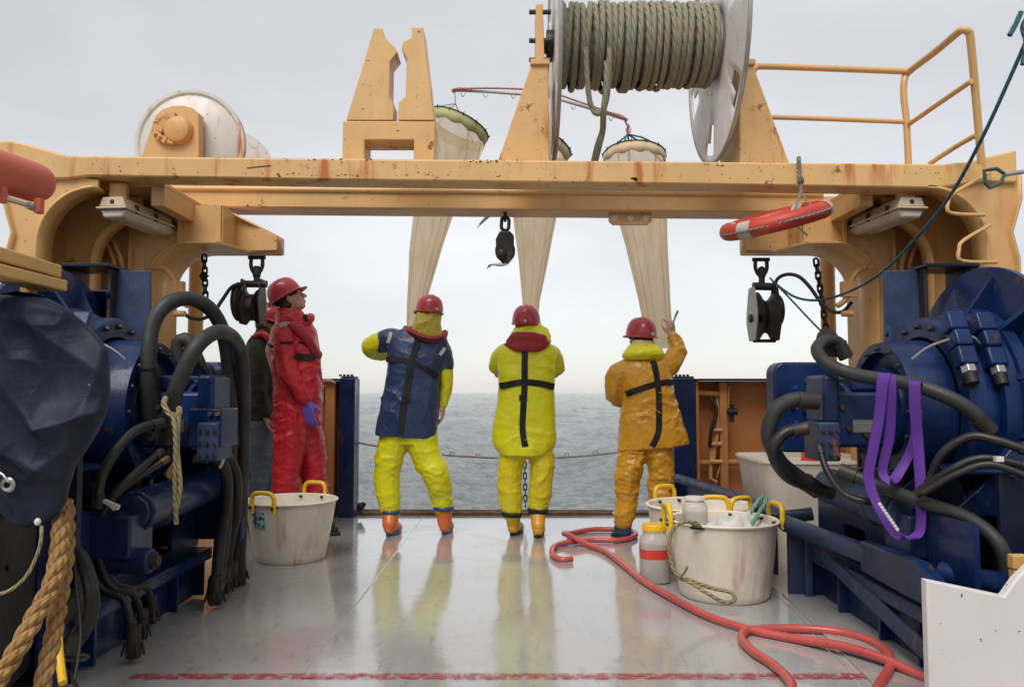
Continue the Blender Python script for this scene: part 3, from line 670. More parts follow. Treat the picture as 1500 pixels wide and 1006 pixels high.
# --- person in the red suit ------------------------------------------------------
def person_red():
    Y = 6.28; Q = lambda x, y, d=0: P(x, y, Y+d)
    HM = yaw(-1.45, .50, 0); hc = Q(426, 439, 0)
    J = dict(sl=Q(418, 495, .17), sr=Q(418, 492, -.16), el=Q(436, 548, .22), er=Q(424, 550, -.2), wl=Q(462, 560, .2), wr=Q(449, 590, -.17),
             hl=Q(432, 612, .09), hr=Q(425, 612, -.09), kl=Q(452, 680, .1), kr=Q(430, 685, -.1), al=Q(470, 755, .1), ar=Q(424, 762, -.1), fl=Q(485, 765, .1), fr=Q(440, 768, -.1))
    J['fl'].z = .05; J['fr'].z = .05
    o = body('tall person in a red flotation suit and purple gloves looking up to the right', J, None, hc, HM,
             [dict(wr=J['wr'], d=(.25, -.05, -1), pn=(.2, 1, 0), side=1, curl=.35), dict(wr=J['wl'], d=(1, 0, .2), pn=(0, .2, -1), side=-1, curl=.5)], 'scientists in hard hats on the aft deck')
    eyes(o, hc, HM)
    T = Blob(); legs(T, Y, [[(425, 605, -.09, 25), (424, 650, -.09, 23), (418, 700, -.1, 19), (420, 755, -.1, 17)], [(440, 605, .09, 25), (452, 650, .1, 24), (460, 700, .1, 19), (468, 752, .1, 16)]])
    T.rings(ringpx([(400, 470, 620, .18, 0), (403, 470, 590, .18, 0), (404, 466, 575, .17, 0)], Y))
    clothe('trousers', T, REDC, o, fold=folder(0.0160, 5, 10, 33))
    K = Blob(); K.rings(ringpx([(403, 471, 600, .19, 0), (402, 472, 580, .19, 0), (402, 471, 560, .18, 0), (398, 470, 530, .185, 0), (396, 467, 505, .18, 0), (399, 463, 485, .16, 0), (406, 457, 472, .12, 0)], Y))
    K.limb([Q(415, 488, -.10), Q(416, 502, -.16), Q(424, 548, -.2), Q(438, 572, -.19), Q(446, 586, -.17)], [.10, .10, .082, .068, .052])
    K.limb([Q(418, 492, .10), Q(430, 540, .2), Q(460, 560, .2)], [.10, .08, .055])
    k = clothe('jacket', K, REDC, o, fold=folder(0.0096, 5, 7, 31))
    H = Blob(); H.rings(ringpx([(403, 458, 486, .12, 0), (404, 452, 472, .12, 0), (405, 446, 460, .10, 0), (407, 440, 452, .085, 0)], Y)); H.limb([Q(447, 476, -.08), Q(454, 467, -.04), Q(455, 465, .04)], [.030, .040, .032])
    c = clothe('collar', H, REDC, o, .007, folder(0.0064, 8, 6, 4))
    L = Blob(); L.limb([Q(432, 482, -.15), Q(448, 496, -.13), Q(462, 520, -.06), Q(466, 518, .05)], [.035, .045, .04, .03]); L.limb([Q(406, 478, -.10), Q(420, 476, -.155), Q(434, 483, -.15)], [.028, .028, .033]); clothe('lifejacket', L, REDD, o, .007, folder(0.0048, 9, 6, 7))
    tr = [bvh(k), bvh(c)]
    for pth, w in (([Q(444, 522), Q(454, 525), Q(467, 523)], .05), ([Q(397, 504), Q(404, 508), Q(412, 510)], .02)): strap(o, tr, pth, w, WEBB)
    strap(o, [bvh(c)], [Q(446, 456), Q(450, 464), Q(455, 472)], .035, WEBB, 'collar_facing')
    strap(o, tr, [Q(425, 505), Q(432, 505), Q(440, 504)], .02, WEBB); strap(o, tr, [Q(446, 503), Q(452, 504), Q(458, 504)], .02, WEBB); strap(o, tr, [Q(420, 480), Q(427, 477), Q(433, 478)], .035, RFL, 'reflective_patch')
    strap(o, tr, [Q(425, 553), Q(436, 568), Q(442, 584)], .012, WEBB, 'sleeve_seam')
    G = Blob(); hand_blob(G, J['wr'], (.25, -.05, -1), (.2, 1, .0), 1, .35, 1.15); G.limb([J['wr']+Vector((-.005, 0, .03)), J['wr']], [.035, .033]); clothe('glove', G, GLOV, o, .006)
    helmet(o, hc+HM@Vector((0, -.022, .038)), HM@Matrix.Rotation(.06, 3, 'X'), .98)
    hb = Blob(); hb.ell(hc+HM@Vector((0, -.045, -.02)), (.083, .062, .07), HM); clothe('hair', hb, BHAIR, o, .006)
    boot(o, Q(470, 745, .1), Vector((Q(464, 770).x, Y+.08, 0)), Vector((Q(497, 770).x, Y+.03, 0)), BLK, BLK, r=.06)
    boot(o, Q(421, 750, -.1), Vector((Q(410, 770).x, Y-.1, 0)), Vector((Q(455, 770).x, Y-.14, 0)), BLK, BLK, r=.06)
    return o
# --- person in the dark coat -----------------------------------------------------
def person_dark():
    Y = 6.75; Q = lambda x, y, d=0: P(x, y, Y+d)
    HM = yaw(-1.5, -.2, 0); hc = Q(393, 474, 0)
    J = dict(sl=Q(382, 510, .15), sr=Q(378, 510, -.15), el=Q(398, 560, .18), er=Q(380, 568, -.17), wl=Q(405, 600, .18), wr=Q(390, 612, -.17),
             hl=Q(386, 630, .08), hr=Q(380, 630, -.08), kl=Q(390, 690, .08), kr=Q(378, 690, -.08), al=Q(390, 745, .08), ar=Q(374, 745, -.08), fl=Q(400, 755, .08), fr=Q(388, 755, -.08))
    J['fl'].z = .05; J['fr'].z = .05
    o = body('person in a dark olive coat and jeans standing half hidden behind the red suit', J, None, hc, HM,
             [dict(wr=J['wr'], d=(.3, 0, -1), pn=(.9, .3, .1), side=-1, curl=.6), dict(wr=J['wl'], d=(.3, 0, -1), pn=(.9, -.3, .1), side=1, curl=.6)], 'scientists in hard hats on the aft deck')
    eyes(o, hc, HM)
    T = Blob(); legs(T, Y, [[(380, 625, -.08, 21), (378, 690, -.08, 16.5), (374, 735, -.08, 14)], [(387, 625, .08, 21), (391, 690, .08, 16.5), (390, 735, .08, 14)]])
    clothe('jeans', T, JEAN, o, fold=folder(0.0080, 6, 11, 43))
    K = Blob(); K.rings(ringpx([(361, 405, 631, .18, 0), (360, 408, 600, .19, 0), (362, 412, 560, .18, 0), (360, 410, 525, .18, 0), (364, 405, 503, .15, 0), (372, 400, 490, .10, 0), (378, 402, 482, .08, 0)], Y))
    K.limb([Q(377, 505, -.08), Q(377, 520, -.15), Q(379, 566, -.18), Q(389, 606, -.17)], [.09, .085, .068, .05]); K.limb([Q(382, 505, .08), Q(398, 560, .18), Q(404, 596, .18)], [.09, .068, .05])
    k = clothe('coat', K, OLV, o, fold=folder(0.0088, 5, 7, 41))
    L = Blob(); L.limb([Q(370, 494, -.13), Q(385, 489, -.15), Q(397, 500, -.15), Q(408, 520, -.12)], [.02, .028, .03, .03]); L.limb([Q(408, 500, 0), Q(410, 530, 0)], [.06, .04]); clothe('lifejacket_collar', L, REDC, o, .007)
    helmet(o, hc+HM@Vector((0, -.005, .03)), HM, .95)
    hb = Blob(); hb.ell(hc+HM@Vector((0, -.035, -.01)), (.084, .072, .08), HM); clothe('hair', hb, BHAIR, o, .006)
    for x, d in ((374, -.08), (390, .08)):
        boot(o, Q(x, 722, d), Vector((Q(x-8, 755).x, Y+d, 0)), Vector((Q(x+32, 755).x, Y+d-.04, 0)), BLK, BLK, r=.075)
        b = Blob(); b.limb([Q(x+1, 692, d), Q(x, 735, d)], [.088, .07]); clothe('boot_shaft', b, BLK, o, .008)
    return o
# ---------------------------------------------------------------- sea, deck, hull
def sea():
    nr, na = 620, 900; r = 9*np.exp(np.linspace(0, math.log(9000/9), nr)); a = np.linspace(0, 2*math.pi, na, endpoint=False)
    # denser rays ahead of the ship
    a = a - .75*np.sin(a-math.pi/2+math.pi)*-1
    R, A = np.meshgrid(r, a, indexing='ij'); X, Y = R*np.cos(A), R*np.sin(A); Z = np.zeros_like(X); rg = np.random.RandomState(3)
    for i in range(46):
        wl_ = 1.1*1.085**i*(.9+.2*rg.rand()); th = rg.normal(-.35, .75); k = 2*math.pi/wl_; amp = .0105*wl_**.86
        lim = np.clip(2.2-(R*.02)/wl_*1.2, 0, 1)
        ph = k*(X*math.cos(th)+Y*math.sin(th)*1.0)+rg.rand()*7+.8*np.sin(X*.05+i)+.7*np.sin(Y*.043+2*i)
        s = np.sin(ph); Z += amp*lim*(1-2*np.abs(s)**1.3*.5+.5*np.sin(ph*1.0+.5)-.5)*.8
    Z = Z*.8-2.75
    me = bpy.data.meshes.new('sea'); v = np.stack([X, Y, Z], -1).reshape(-1, 3)
    i = np.arange(nr-1)[:, None]*na; j = np.arange(na)[None, :]; j2 = (j+1) % na
    f = np.stack([i+j, i+na+j, i+na+j2, i+j2], -1).reshape(-1, 4)
    me.vertices.add(len(v)); me.vertices.foreach_set('co', v.ravel()); me.loops.add(f.size); me.loops.foreach_set('vertex_index', f.ravel().astype(np.int32))
    me.polygons.add(len(f)); me.polygons.foreach_set('loop_start', np.arange(0, f.size, 4, dtype=np.int32)); me.update(calc_edges=True); me.validate(); me.shade_smooth()
    o = bpy.data.objects.new('sea', me); C.objects.link(o); me.materials.append(SEA); tag(o, kind='structure')
sea()
def struct(name, mb, m, **k): return tag(mb.build(name, m, **k), kind='structure')
m = MB(); m.bb(-3.3, 3.3, -6, 7.45, -.3, 0); struct('deck', m, DECK)
m = MB(); m.bb(-3.31, 3.31, -6, 7.40, -3.6, -.304); struct('hull', m, DBLU)
m = MB(); m.bb(-1.5, 1.68, 7.34, 7.50, .003, .026); m.tube([P(520, 748, 7.42), P(900, 749, 7.42)], .016, 8); struct('deck_edge_strip', m, RUST)
m = MB(); m.bb(-1.5, 1.46, 3.185, 3.245, .003, .005); struct('deck_marking', m, REDL)
m = MB()
for a, b in (((-.835, 2.6, 0), (-.80, 7.3, 0)), ((1.30, 2.8, 0), (1.47, 4.5, 0)), ((1.47, 4.5, 0), (1.36, 5.4, 0))): m.tube([a, b], .0045, 6)
struct('deck_weld_seam', m, DECK)
m = MB(); m.prism([(1.33, 2.5), (3.2, 2.5), (3.2, 4.5), (1.50, 4.5)], 2, .002, .010); struct('deck_doubler_plate', m, DECK)
# ---------------------------------------------------------------- gantry over the after deck
g = thing('stern_gantry', 'ochre yellow steel gantry spanning the whole after deck, rust streaked', 'gantry', (0, 5.2, 0))
def arc(cx, cz, r, a0, a1, n=10): return [(cx+r*math.cos(math.radians(a0+(a1-a0)*i/n)), cz+r*math.sin(math.radians(a0+(a1-a0)*i/n))) for i in range(n+1)]
def G(name, m, mt=None, bevel=.008, **k): return m.build(name, mt or YEL, g, bevel=bevel, **k)
def pp(x, y, Y): q = P(x, y, Y); return (q.x, q.z)
YF, YF2, YR, YR2 = 4.6, 4.78, 5.55, 5.80
m = MB(); m.pprism([(-40, 206), (10, 206), (30, 208), (62, 217), (85, 224), (103, 228), (1385, 240), (1420, 236), (1448, 229), (1490, 219), (1491, 268), (1440, 266), (1400, 272), (1372, 276), (1000, 270), (500, 264), (128, 258), (100, 262), (60, 262), (-40, 262)], YF, YF2)
fb = G('front_beam', m, YELB, bevel=.012)
m = MB(); m.pprism([(232, 277), (1262, 287), (1262, 312), (232, 303)], YR, YR2); rb = G('rear_beam', m, bevel=.012)
m = MB(); m.cyl(P(236, 276, YR), P(1205, 285, YR), .022, 14); m.build('beam_rail', YEL, rb)
# flaking patches and rust spots where the paint has gone, a millimetre proud of the face
def flakes(par, Y, spots, seed):
    rg = random.Random(seed); m = MB()
    for x0, x1, y0, y1, n, s in spots:
        for _ in range(n):
            c = P(rg.uniform(x0, x1), rg.uniform(y0, y1), Y); k = 9; w = s*rg.uniform(.35, 1.2); h = w*rg.uniform(.3, .8)
            a = [(c.x+w*math.cos(6.283*i/k)*rg.uniform(.5, 1.2), c.z+h*math.sin(6.283*i/k)*rg.uniform(.5, 1.2)) for i in range(k)]
            m.prism(a, 1, Y-.0012, Y+.001)
    return m.build('rust_patches', RUST, par, smooth=False)
flakes(fb, YF, [(400, 530, 254, 258, 16, .009), (120, 400, 250, 257, 10, .006), (560, 760, 252, 259, 9, .009), (918, 934, 260, 265, 5, .02), (440, 560, 232.5, 235, 10, .009), (680, 760, 234, 238, 12, .010), (1030, 1060, 239, 243, 6, .010), (300, 1350, 236, 256, 16, .005), (1300, 1450, 244, 262, 5, .006)], 4)
flakes(rb, YR, [(300, 400, 300, 302, 4, .012), (560, 700, 279, 283, 8, .018), (430, 620, 283, 303, 8, .006), (700, 1200, 288, 309, 8, .006)], 5)
m = MB(); m.tube([P(362, 246, YF-.001), P(380, 244, YF-.001), P(397, 242.5, YF-.001)], .0035, 5); m.build('scratch', RUST, fb)
for s in (-1, 1):
    k = 'leg'
    xo, xi = s*2.94, s*2.76
    # front leg: web plate with a curved inner edge and a flange round it
    ar = arc(s*2.44, 1.98, .34, 180 if s < 0 else 0, 90, 12)
    poly = [(xo, .0), (s*2.78, .0)]+[(p[0], p[1]) for p in ar]+[(s*2.44, 2.37), (s*2.98, 2.42), (s*2.98, 2.25), (s*2.92, 2.05), (s*2.955, 1.9)]
    m = MB(); m.prism(poly, 1, YF+.03, YF+.055); lg = G('front_leg', m, bevel=.003)
    fl = [(s*2.78, 0.0)]+ar; m = MB(); R1 = []
    for (x, z) in fl: R1.append([Vector((x, YF+.0, z)), Vector((x, YF+.16, z))])
    n = len(fl); m.add([p for r in R1 for p in r], [(2*i, 2*i+1, 2*i+3, 2*i+2) for i in range(n-1)]); m.build('arch_flange', YEL, lg, solid=.018)
    m = MB(); op = [(xo, 0), (s*2.955, 1.9), (s*2.92, 2.05), (s*2.98, 2.25), (s*2.98, 2.42)]
    m.add([Vector((x, y, z)) for x, z in op for y in (YF, YF+.2)], [(2*i, 2*i+1, 2*i+3, 2*i+2) for i in range(4)]); m.build('outer_flange', YEL, lg, solid=.016)
    # side wall, girder and roof plate between the frames
    m = MB(); m.prism([(s*2.96, 0), (s*2.94, 0), (s*2.94, 2.5), (s*2.96, 2.5)], 1, YF+.06, YR+.25)
    m.prism([(YF+.19, 2.37), (YR+.2, 2.37), (YR+.2, 2.40), (YF+.19, 2.40)], 0, s*2.94, s*2.12)
    m.prism([(YF+.19, 2.25), (YR-.2, 2.25), (YR-.2, 2.37), (YF+.19, 2.37)], 0, s*2.20, s*2.12)
    G('side_girder', m, bevel=.004)
    # middle frame
    Ym = 5.02; ar = arc(s*2.36, 1.94, .29, 180 if s < 0 else 0, 90, 10)
    m = MB(); m.prism([(s*2.94, 0), (s*2.65, 0)]+ar+[(s*2.36, 2.36), (s*2.94, 2.36)], 1, Ym, Ym+.02)
    fr = G('middle_frame', m, bevel=0)
    fl = [(s*2.65, 0)]+ar; m = MB(); m.add([Vector((x, y, z)) for x, z in fl for y in (Ym-.05, Ym+.07)], [(2*i, 2*i+1, 2*i+3, 2*i+2) for i in range(len(fl)-1)]); m.build('arch_flange', YEL, fr, solid=.016)
    # rear leg with the arched bracket that carries the blocks
    ar = arc(s*2.12, 1.82, .28, 180 if s < 0 else 0, 90, 12)
    outer = [(s*2.94, 0), (s*2.40, 0)]+ar+[(s*1.90, 2.10), (s*1.64, 2.105), (s*1.64, 2.20), (s*2.05, 2.40), (s*2.94, 2.44)]
    m = MB(); m.prism(outer, 1, 5.50, 5.53); lg = G('rear_leg', m, bevel=.003)
    # boxed part of the leg in front of the web
    m = MB(); m.prism([(s*2.94, 0), (s*2.40, 0)]+ar+[(s*1.93, 2.10), (s*1.93, 2.36), (s*2.94, 2.36)], 1, 5.24, 5.26); m.build('web_plate', YEL, lg)
    m = MB(); m.bb(s*2.20-.008, s*2.20+.008, 5.20, 5.24, 1.9 if 0 else 2.1, 2.36); m.bb(s*2.52-.008, s*2.52+.008, 5.20, 5.24, 0, 2.36); m.build('stiffener', YEL, lg)
    fl = [(s*2.40, 0)]+ar; m = MB(); m.add([Vector((x, y, z)) for x, z in fl for y in (5.18, 5.66)], [(2*i, 2*i+1, 2*i+3, 2*i+2) for i in range(len(fl)-1)]); m.build('arch_flange', YEL, lg, solid=.016)
    # bottom plate (chamfered towards the tip) and the sloping lid
    m = MB(); m.prism([(s*2.12, 5.18), (s*1.94, 5.18), (s*1.90, 5.30), (s*1.84, 5.50), (s*1.64, 5.54), (s*1.64, 5.66), (s*2.12, 5.66)], 2, 2.092, 2.112); m.build('bracket_plate', YEL, lg, bevel=.003)
    m = MB(); m.add([(s*1.64, 5.54, 2.10), (s*1.64, 5.66, 2.10), (s*1.64, 5.54, 2.205), (s*1.64, 5.66, 2.205), (s*2.04, 5.40, 2.405), (s*2.04, 5.66, 2.405)], [(0, 1, 3, 2), (2, 3, 5, 4)]); m.build('bracket_lid', YEL, lg, solid=.016)
    m = MB(); m.prism(arc(s*1.93, 2.10, .30, 60 if s > 0 else 120, 90, 2)[:1]+[(s*1.93, 2.37), (s*1.93, 2.12), (s*1.70, 2.14)], 1, 5.42, 5.44) if 0 else m.bb(s*1.93-.006, s*1.93+.006, 5.24, 5.5, 2.112, 2.36); m.build('gusset', YEL, lg)
    # pole further aft
    m = MB(); m.cyl((s*2.40, 6.02, 0), (s*2.40, 6.02, 2.5), .055, 20); G('post', m, bevel=0)
    m = MB(); m.prism([(s*2.36, 2.4), (s*2.94, 2.4), (s*2.94, 2.5), (s*2.36, 2.5)], 1, YR2, 6.1); G('side_beam', m)
    # hydraulic pipes on the leg
    m = MB(); x = s*2.55
    for d in (0, .05): m.tube([(x+s*d, 5.18, .5), (x+s*d, 5.17, 1.5), (x+s*(d+.02), 5.16, 1.7), (x+s*d, 5.17, 1.95), (x+s*(d+.12), 5.18, 2.2), (x+s*(d+.2), 5.2, 2.36)], .014, 8, smooth=5)
    m.box((x, 5.17, 1.78), (.11, .06, .12)); m.bb(x-.07, x+.12, 5.14, 5.19, .98, 1.02); G('hydraulic_pipe', m, YELR, bevel=0)
    m = MB()
    c = P(1240 if s > 0 else 262, 455, 5.15)
    m.tube([c+Vector((s*.18, 0, .28)), c+Vector((s*.10, 0, .27)), c+Vector((s*.04, 0, .2)), c+Vector((0, 0, .08)), c+Vector((-s*.06, 0, .03))], .018, 8, smooth=5); m.box(c+Vector((s*.02, 0, .14)), (.10, .05, .10)); m.cyl(c+Vector((-.03, 0, -.02)), c+Vector((.04, 0, -.02)), .02, 10)
    G('pipe_fitting', m, YELR, bevel=0)
# ladder rungs bent out of bar on the right leg
for (a, b, c, d, e) in (((1448, 254), (1398, 283), (1389, 296), (1393, 312), (1442, 315)), ((1450, 330), (1412, 352), (1405, 365), (1409, 382), (1460, 384))):
    m = MB(); m.tube([P(*a, 4.56), P(*b, 4.50), P(*c, 4.49), P(*d, 4.49), P(*e, 4.57)], .011, 8, smooth=4); G('ladder_rung', m, bevel=0)
# drilled plate under the rear beam
m = MB(); poly = [(892, 309), (955, 310), (955, 324), (949, 329), (898, 329), (892, 324)]; m.pprism(poly, 5.62, 5.65); dp = G('hanger_plate', m, bevel=.003)
for x in (900, 924, 947):
    m = MB(); m.lathe([(.004, -.003), (.016, -.003), (.022, .0), (.022, .004)], P(x, 319, 5.617), YAX, 16); m.build('bolt_hole', WHT, dp)
# --- lamps under the gantry
def lamp(label, s):
    x0 = s*2.36; t = thing('tube_lamp', label, 'lamp', (x0, 5.0, 2.2), 'tube lamps under the gantry')
    ya, yb = 4.66, 5.34; xa, xb = s*2.37, s*2.31; d = Vector((xb-xa, yb-ya, 0)).normalized(); sd = Vector((d.y, -d.x, 0)); A = Vector((xa, ya, 2.26)); B_ = Vector((xb, yb, 2.26))
    def boxl(a, b, w, z0, z1, w2=None):
        w2 = w2 or w; v = []
        for p in (a, b):
            for ww, z in ((w, z0), (-w, z0), (-w2, z1), (w2, z1)): v.append(Vector((p.x+sd.x*ww, p.y+sd.y*ww, z)))
        q = MB(); q.add(v, [(0, 1, 2, 3), (7, 6, 5, 4), (0, 4, 5, 1), (1, 5, 6, 2), (2, 6, 7, 3), (3, 7, 4, 0)]); return q
    boxl(A, B_, .085, 2.215, 2.275, .062).build('housing', CREAM, t, bevel=.008)
    boxl(A-d*.012, B_+d*.012, .094, 2.203, 2.215).build('rim', CREAM, t, bevel=.003)
    boxl(A+d*.01, B_-d*.01, .060, 2.150, 2.203, .085).build('diffuser', DIFF, t, bevel=.014)
    for k, q in enumerate((.18, .5, .82)):
        for ss in (-1, 1):
            b = MB(); c = A+(B_-A)*q+sd*(.083*ss); b.box((c.x, c.y, 2.222), (.014, .03, .05)); b.build('clip', IRON, t, bevel=.002)
    for q in (.1, .85):
        b = MB(); c = A+(B_-A)*q; b.bb(c.x-.05, c.x+.05, c.y-.02, c.y+.02, 2.275, 2.372); b.build('mount', YEL, t, bevel=.003)
    b = MB(); b.lathe([(.001, -.004), (.012, -.004), (.014, 0)], A+Vector((0, -.001, -.015)), YAX, 12); b.build('cable_gland', BLK, t)
lamp('white tube lamp under the gantry left corner, above the blue winch with the tarpaulin', -1)
lamp('white tube lamp under the gantry right corner, behind the teal rope near the lifebuoy', 1)
# --- forked guide on the beam
t = thing('forked_guide', 'tall yellow forked steel guide with two notched horns on the gantry', 'guide', P(570, 228, 4.75))
Yg = 4.80
m = MB(); m.pprism([(502, 177), (637, 178), (636, 240), (606, 240), (606, 205), (534, 205), (534, 240), (501, 240)], Yg, Yg+.22); m.build('base', YELB, t, bevel=.006)
hl = [(507, 176), (548, 41), (560, 42), (563, 55), (577, 68), (582, 76), (571, 90), (570, 140), (576, 150), (576, 176)]
hr = [(583, 176), (584, 150), (594, 142), (596, 85), (588, 72), (590, 62), (603, 55), (603, 40), (620, 41), (636, 176)]
for h, dd in ((hl, 9), (hr, -9)):
    m = MB(); m.pprism(h, Yg+.02, Yg+.20); m.build('horn', YELB, t, bevel=.004)
# --- spool and its two stands
for poly, post, lab in (([(728, 240), (779, 92), (803, 90), (806, 240)], (784, 798, 6), 'left'), ([(1084, 240), (1084, 92), (1104, 96), (1157, 240)], (1072, 1089, 12), 'right')):
    t = thing('spool_stand', 'tapering yellow pedestal holding the %s end of the rope spool' % ('left, narrower' if lab == 'left' else 'right, railing side'), 'stand', P(sum(p[0] for p in poly)/4, 236, 5.0), 'pedestals of the rope spool')
    m = MB(); m.pprism(poly, 4.82, 5.30); m.build('pedestal', YELB, t, bevel=.008)
    m = MB(); a, b = P(poly[1][0]-2, 90, 4.82), P(poly[2][0]+2, 96, 4.82); m.bb(a.x, b.x, 4.80, 5.32, b.z+.0, b.z+.035); m.build('cap_plate', YEL, t, bevel=.004)
    m = MB(); m.pprism([(post[0], 92), (post[0]+1, post[2]), (post[1]-3, post[2]), (post[1], 92)], 4.95, 5.17); m.build('bearing_post', YEL, t, bevel=.005)
    m = MB()
    for zz in (18, 60, 88): m.cyl(P((post[0]+post[1])/2, zz, 4.97)+Vector((-.07, 0, 0)), P((post[0]+post[1])/2, zz, 4.97)+Vector((.07, 0, 0)), .016, 8)
    m.build('bolt', IRON, t)
sz = 3.375; sy = 5.08; xl, xr = .275, 1.335
sp_ = thing('rope_spool', 'big spool with white flanges mounted high between two yellow pedestals', 'spool', (.8, sy, sz-.77))
def disc(x, R, s):
    m = MB(); n = 96; rr = [.10, .3, .5, .62, .70, .735, R]; vs = []; fs = []
    for r in rr:
        for k in range(n): a = 2*math.pi*k/n; vs.append((x, sy+r*math.cos(a), sz+r*math.sin(a)))
    for j in range(len(rr)-1):
        for k in range(n):
            ph = ((k+6) % 16)
            if rr[j] >= .5 and rr[j] < .70 and ((j == 2 and ph in (0, 1, 2)) or (j == 3 and ph < 5) or (j == 4 and ph < 3)): continue
            fs.append((j*n+k, j*n+(k+1) % n, (j+1)*n+(k+1) % n, (j+1)*n+k))
    m.add(vs, fs); f = m.build('flange', WHT, sp_, solid=.012)
    r = MB(); r.tube([(x, sy+R*math.cos(2*math.pi*k/72), sz+R*math.sin(2*math.pi*k/72)) for k in range(72)], .014, 8, closed=True); r.build('rim', GAL, f); return f
disc(xl, .75, -1); disc(xr, .75, 1)
m = MB(); m.cyl((xl, sy, sz), (xr, sy, sz), .19, 32); m.build('core', WHT, sp_)
m = MB(); m.cyl((xl-.12, sy, sz), (xr+.14, sy, sz), .05, 20); m.cyl((xl-.05, sy, sz), (xl-.012, sy, sz), .10, 20); m.build('axle', IRON, sp_)
# the coiled rope: two laid layers, the outer one loose
pts = []; rad = .0188; nw = 25; x0, x1 = xl+.03, xr-.03
for lay in range(2):
    for w in range(nw):
        lo = random.uniform(-.004, .016) if lay else 0; sg = random.choice((0, 0, .012, .03)) if lay else 0; sk = random.uniform(-.02, .02) if lay else 0
        for k in range(36):
            a = 2*math.pi*k/36; u = (w+k/36)/nw; x = x0+(x1-x0)*(u if lay == 0 else 1-u)
            r = .212+lay*.036+lo+sg*max(0, -math.sin(a))**3
            pts.append((x+sk*math.sin(a+.5), sy+r*math.cos(a), sz+r*math.sin(a)))
m = MB(); m.tube(pts, rad, 8, uvp=.075)
o = m.build('coiled_rope', RGRN, None); tag(o, 'thick green and brown rope wound in loose turns round the big spool', 'rope')
m = MB(); Yq = sy-.27
m.tube([P(858, 70, Yq), P(861, 125, Yq), P(866, 155, Yq), P(876, 167, Yq), P(886, 155, Yq), P(891, 125, Yq-.01), P(893, 70, Yq-.01)], .017, 8, smooth=8, uvp=.075); ro = m.build('hanging_rope_end', RGRN, o)
m = MB(); m.tube([P(889, 90, Yq-.03), P(888, 130, Yq-.03), P(884, 165, Yq), P(883, 190, Yq+.1), P(877, 212, Yq+.14), P(871, 236, Yq+.2)], [.019, .019, .019, .019, .024, .024], 8, smooth=8, uvp=.075); m.build('hanging_rope_end', RGRN, o)
# --- white drum on the left of the gantry
t = thing('white_drum_reel', 'rusty white drum reel with yellow bearing bracket on the gantry', 'reel', (-2.05, 5.1, 2.5))
c0 = P(279, 213, 6.0); c1 = c0+Vector((.02, .85, .03)); k_ = 1.2; M = (c1-c0).to_track_quat('Z', 'Y').to_matrix()
m = MB(); m.lathe([(.02, -.09), (.2, -.08), (.33, -.045), (.385, -.010), (.40, -.024), (.424, -.024), (.424, .02), (.02, .02)], c0, M, 56); m.build('flange', WHTD, t)
m = MB(); m.lathe([(.02, -.01), (.36, -.01), (.36, .015), (.02, .015)], c1, M, 56); m.build('flange', WHTD, t)
m = MB(); m.lathe([(.14, 0), (.14, (c1-c0).length)], c0, M, 32); m.build('drum', WHTD, t)
m = MB(); m.pprism([(206, 232), (223, 182), (227, 170), (237, 160), (252, 155), (268, 154), (282, 158), (291, 166), (291, 245), (206, 245)], 5.78, 5.88); br_ = m.build('bearing_bracket', YEL, t, bevel=.006)
m = MB(); cc = P(262, 192, 5.78); m.lathe([(.001, -.066), (.06, -.066), (.09, -.054), (.106, -.024), (.108, 0)], cc, YAX, 28); m.build('bearing_cap', YELR, br_)
m = MB()
for k in range(9): a = 1.6+k*.38; m.box(cc+Vector((.12*math.cos(a)-.036, -.02, .096*math.sin(a)+.01)), (.048, .05, .048), (0, a, .4*k))
m.box(cc+Vector((-.12, -.02, .036)), (.07, .05, .11), (0, .4, 0)); m.build('bearing_bolts', YELR, br_, bevel=.006)
# --- railing on the right
t = thing('gantry_railing', 'yellow tubular safety railing above the right corner of the gantry', 'railing', P(1330, 238, 5.0))
ra, rb_, rc = 4.95, 4.95, 3.85
def rail(name, pts, r=.020, sm=5): m = MB(); m.tube(pts, r, 12, smooth=sm); m.build(name, YEL, t)
rail('top_rail', [P(1103, 106, ra), P(1107, 100, ra), P(1120, 97.5, ra), P(1200, 100, ra), P(1280, 103, ra), P(1330, 105, ra)])
rail('mid_rail', [P(1132, 172, ra), P(1200, 174, ra), P(1333, 179, ra)], .015)
rail('corner_post', [P(1331, 242, ra), P(1328, 180, ra), P(1324, 140, ra), P(1325, 118, ra), P(1331, 106, ra), P(1370, 76, 4.62), P(1402, 49, 4.36), P(1410, 44, 4.31), P(1418, 47, 4.30), P(1422, 60, 4.31), P(1432, 170, 4.40), P(1438, 240, 4.44)], .021, 6)
rail('mid_rail', [P(1329, 184, ra), P(1375, 152, 4.65), P(1423, 119, 4.33)], .015); rail('mid_rail', [P(1362, 240, 4.72), P(1400, 215, 4.55), P(1430, 198, 4.42)], .015)
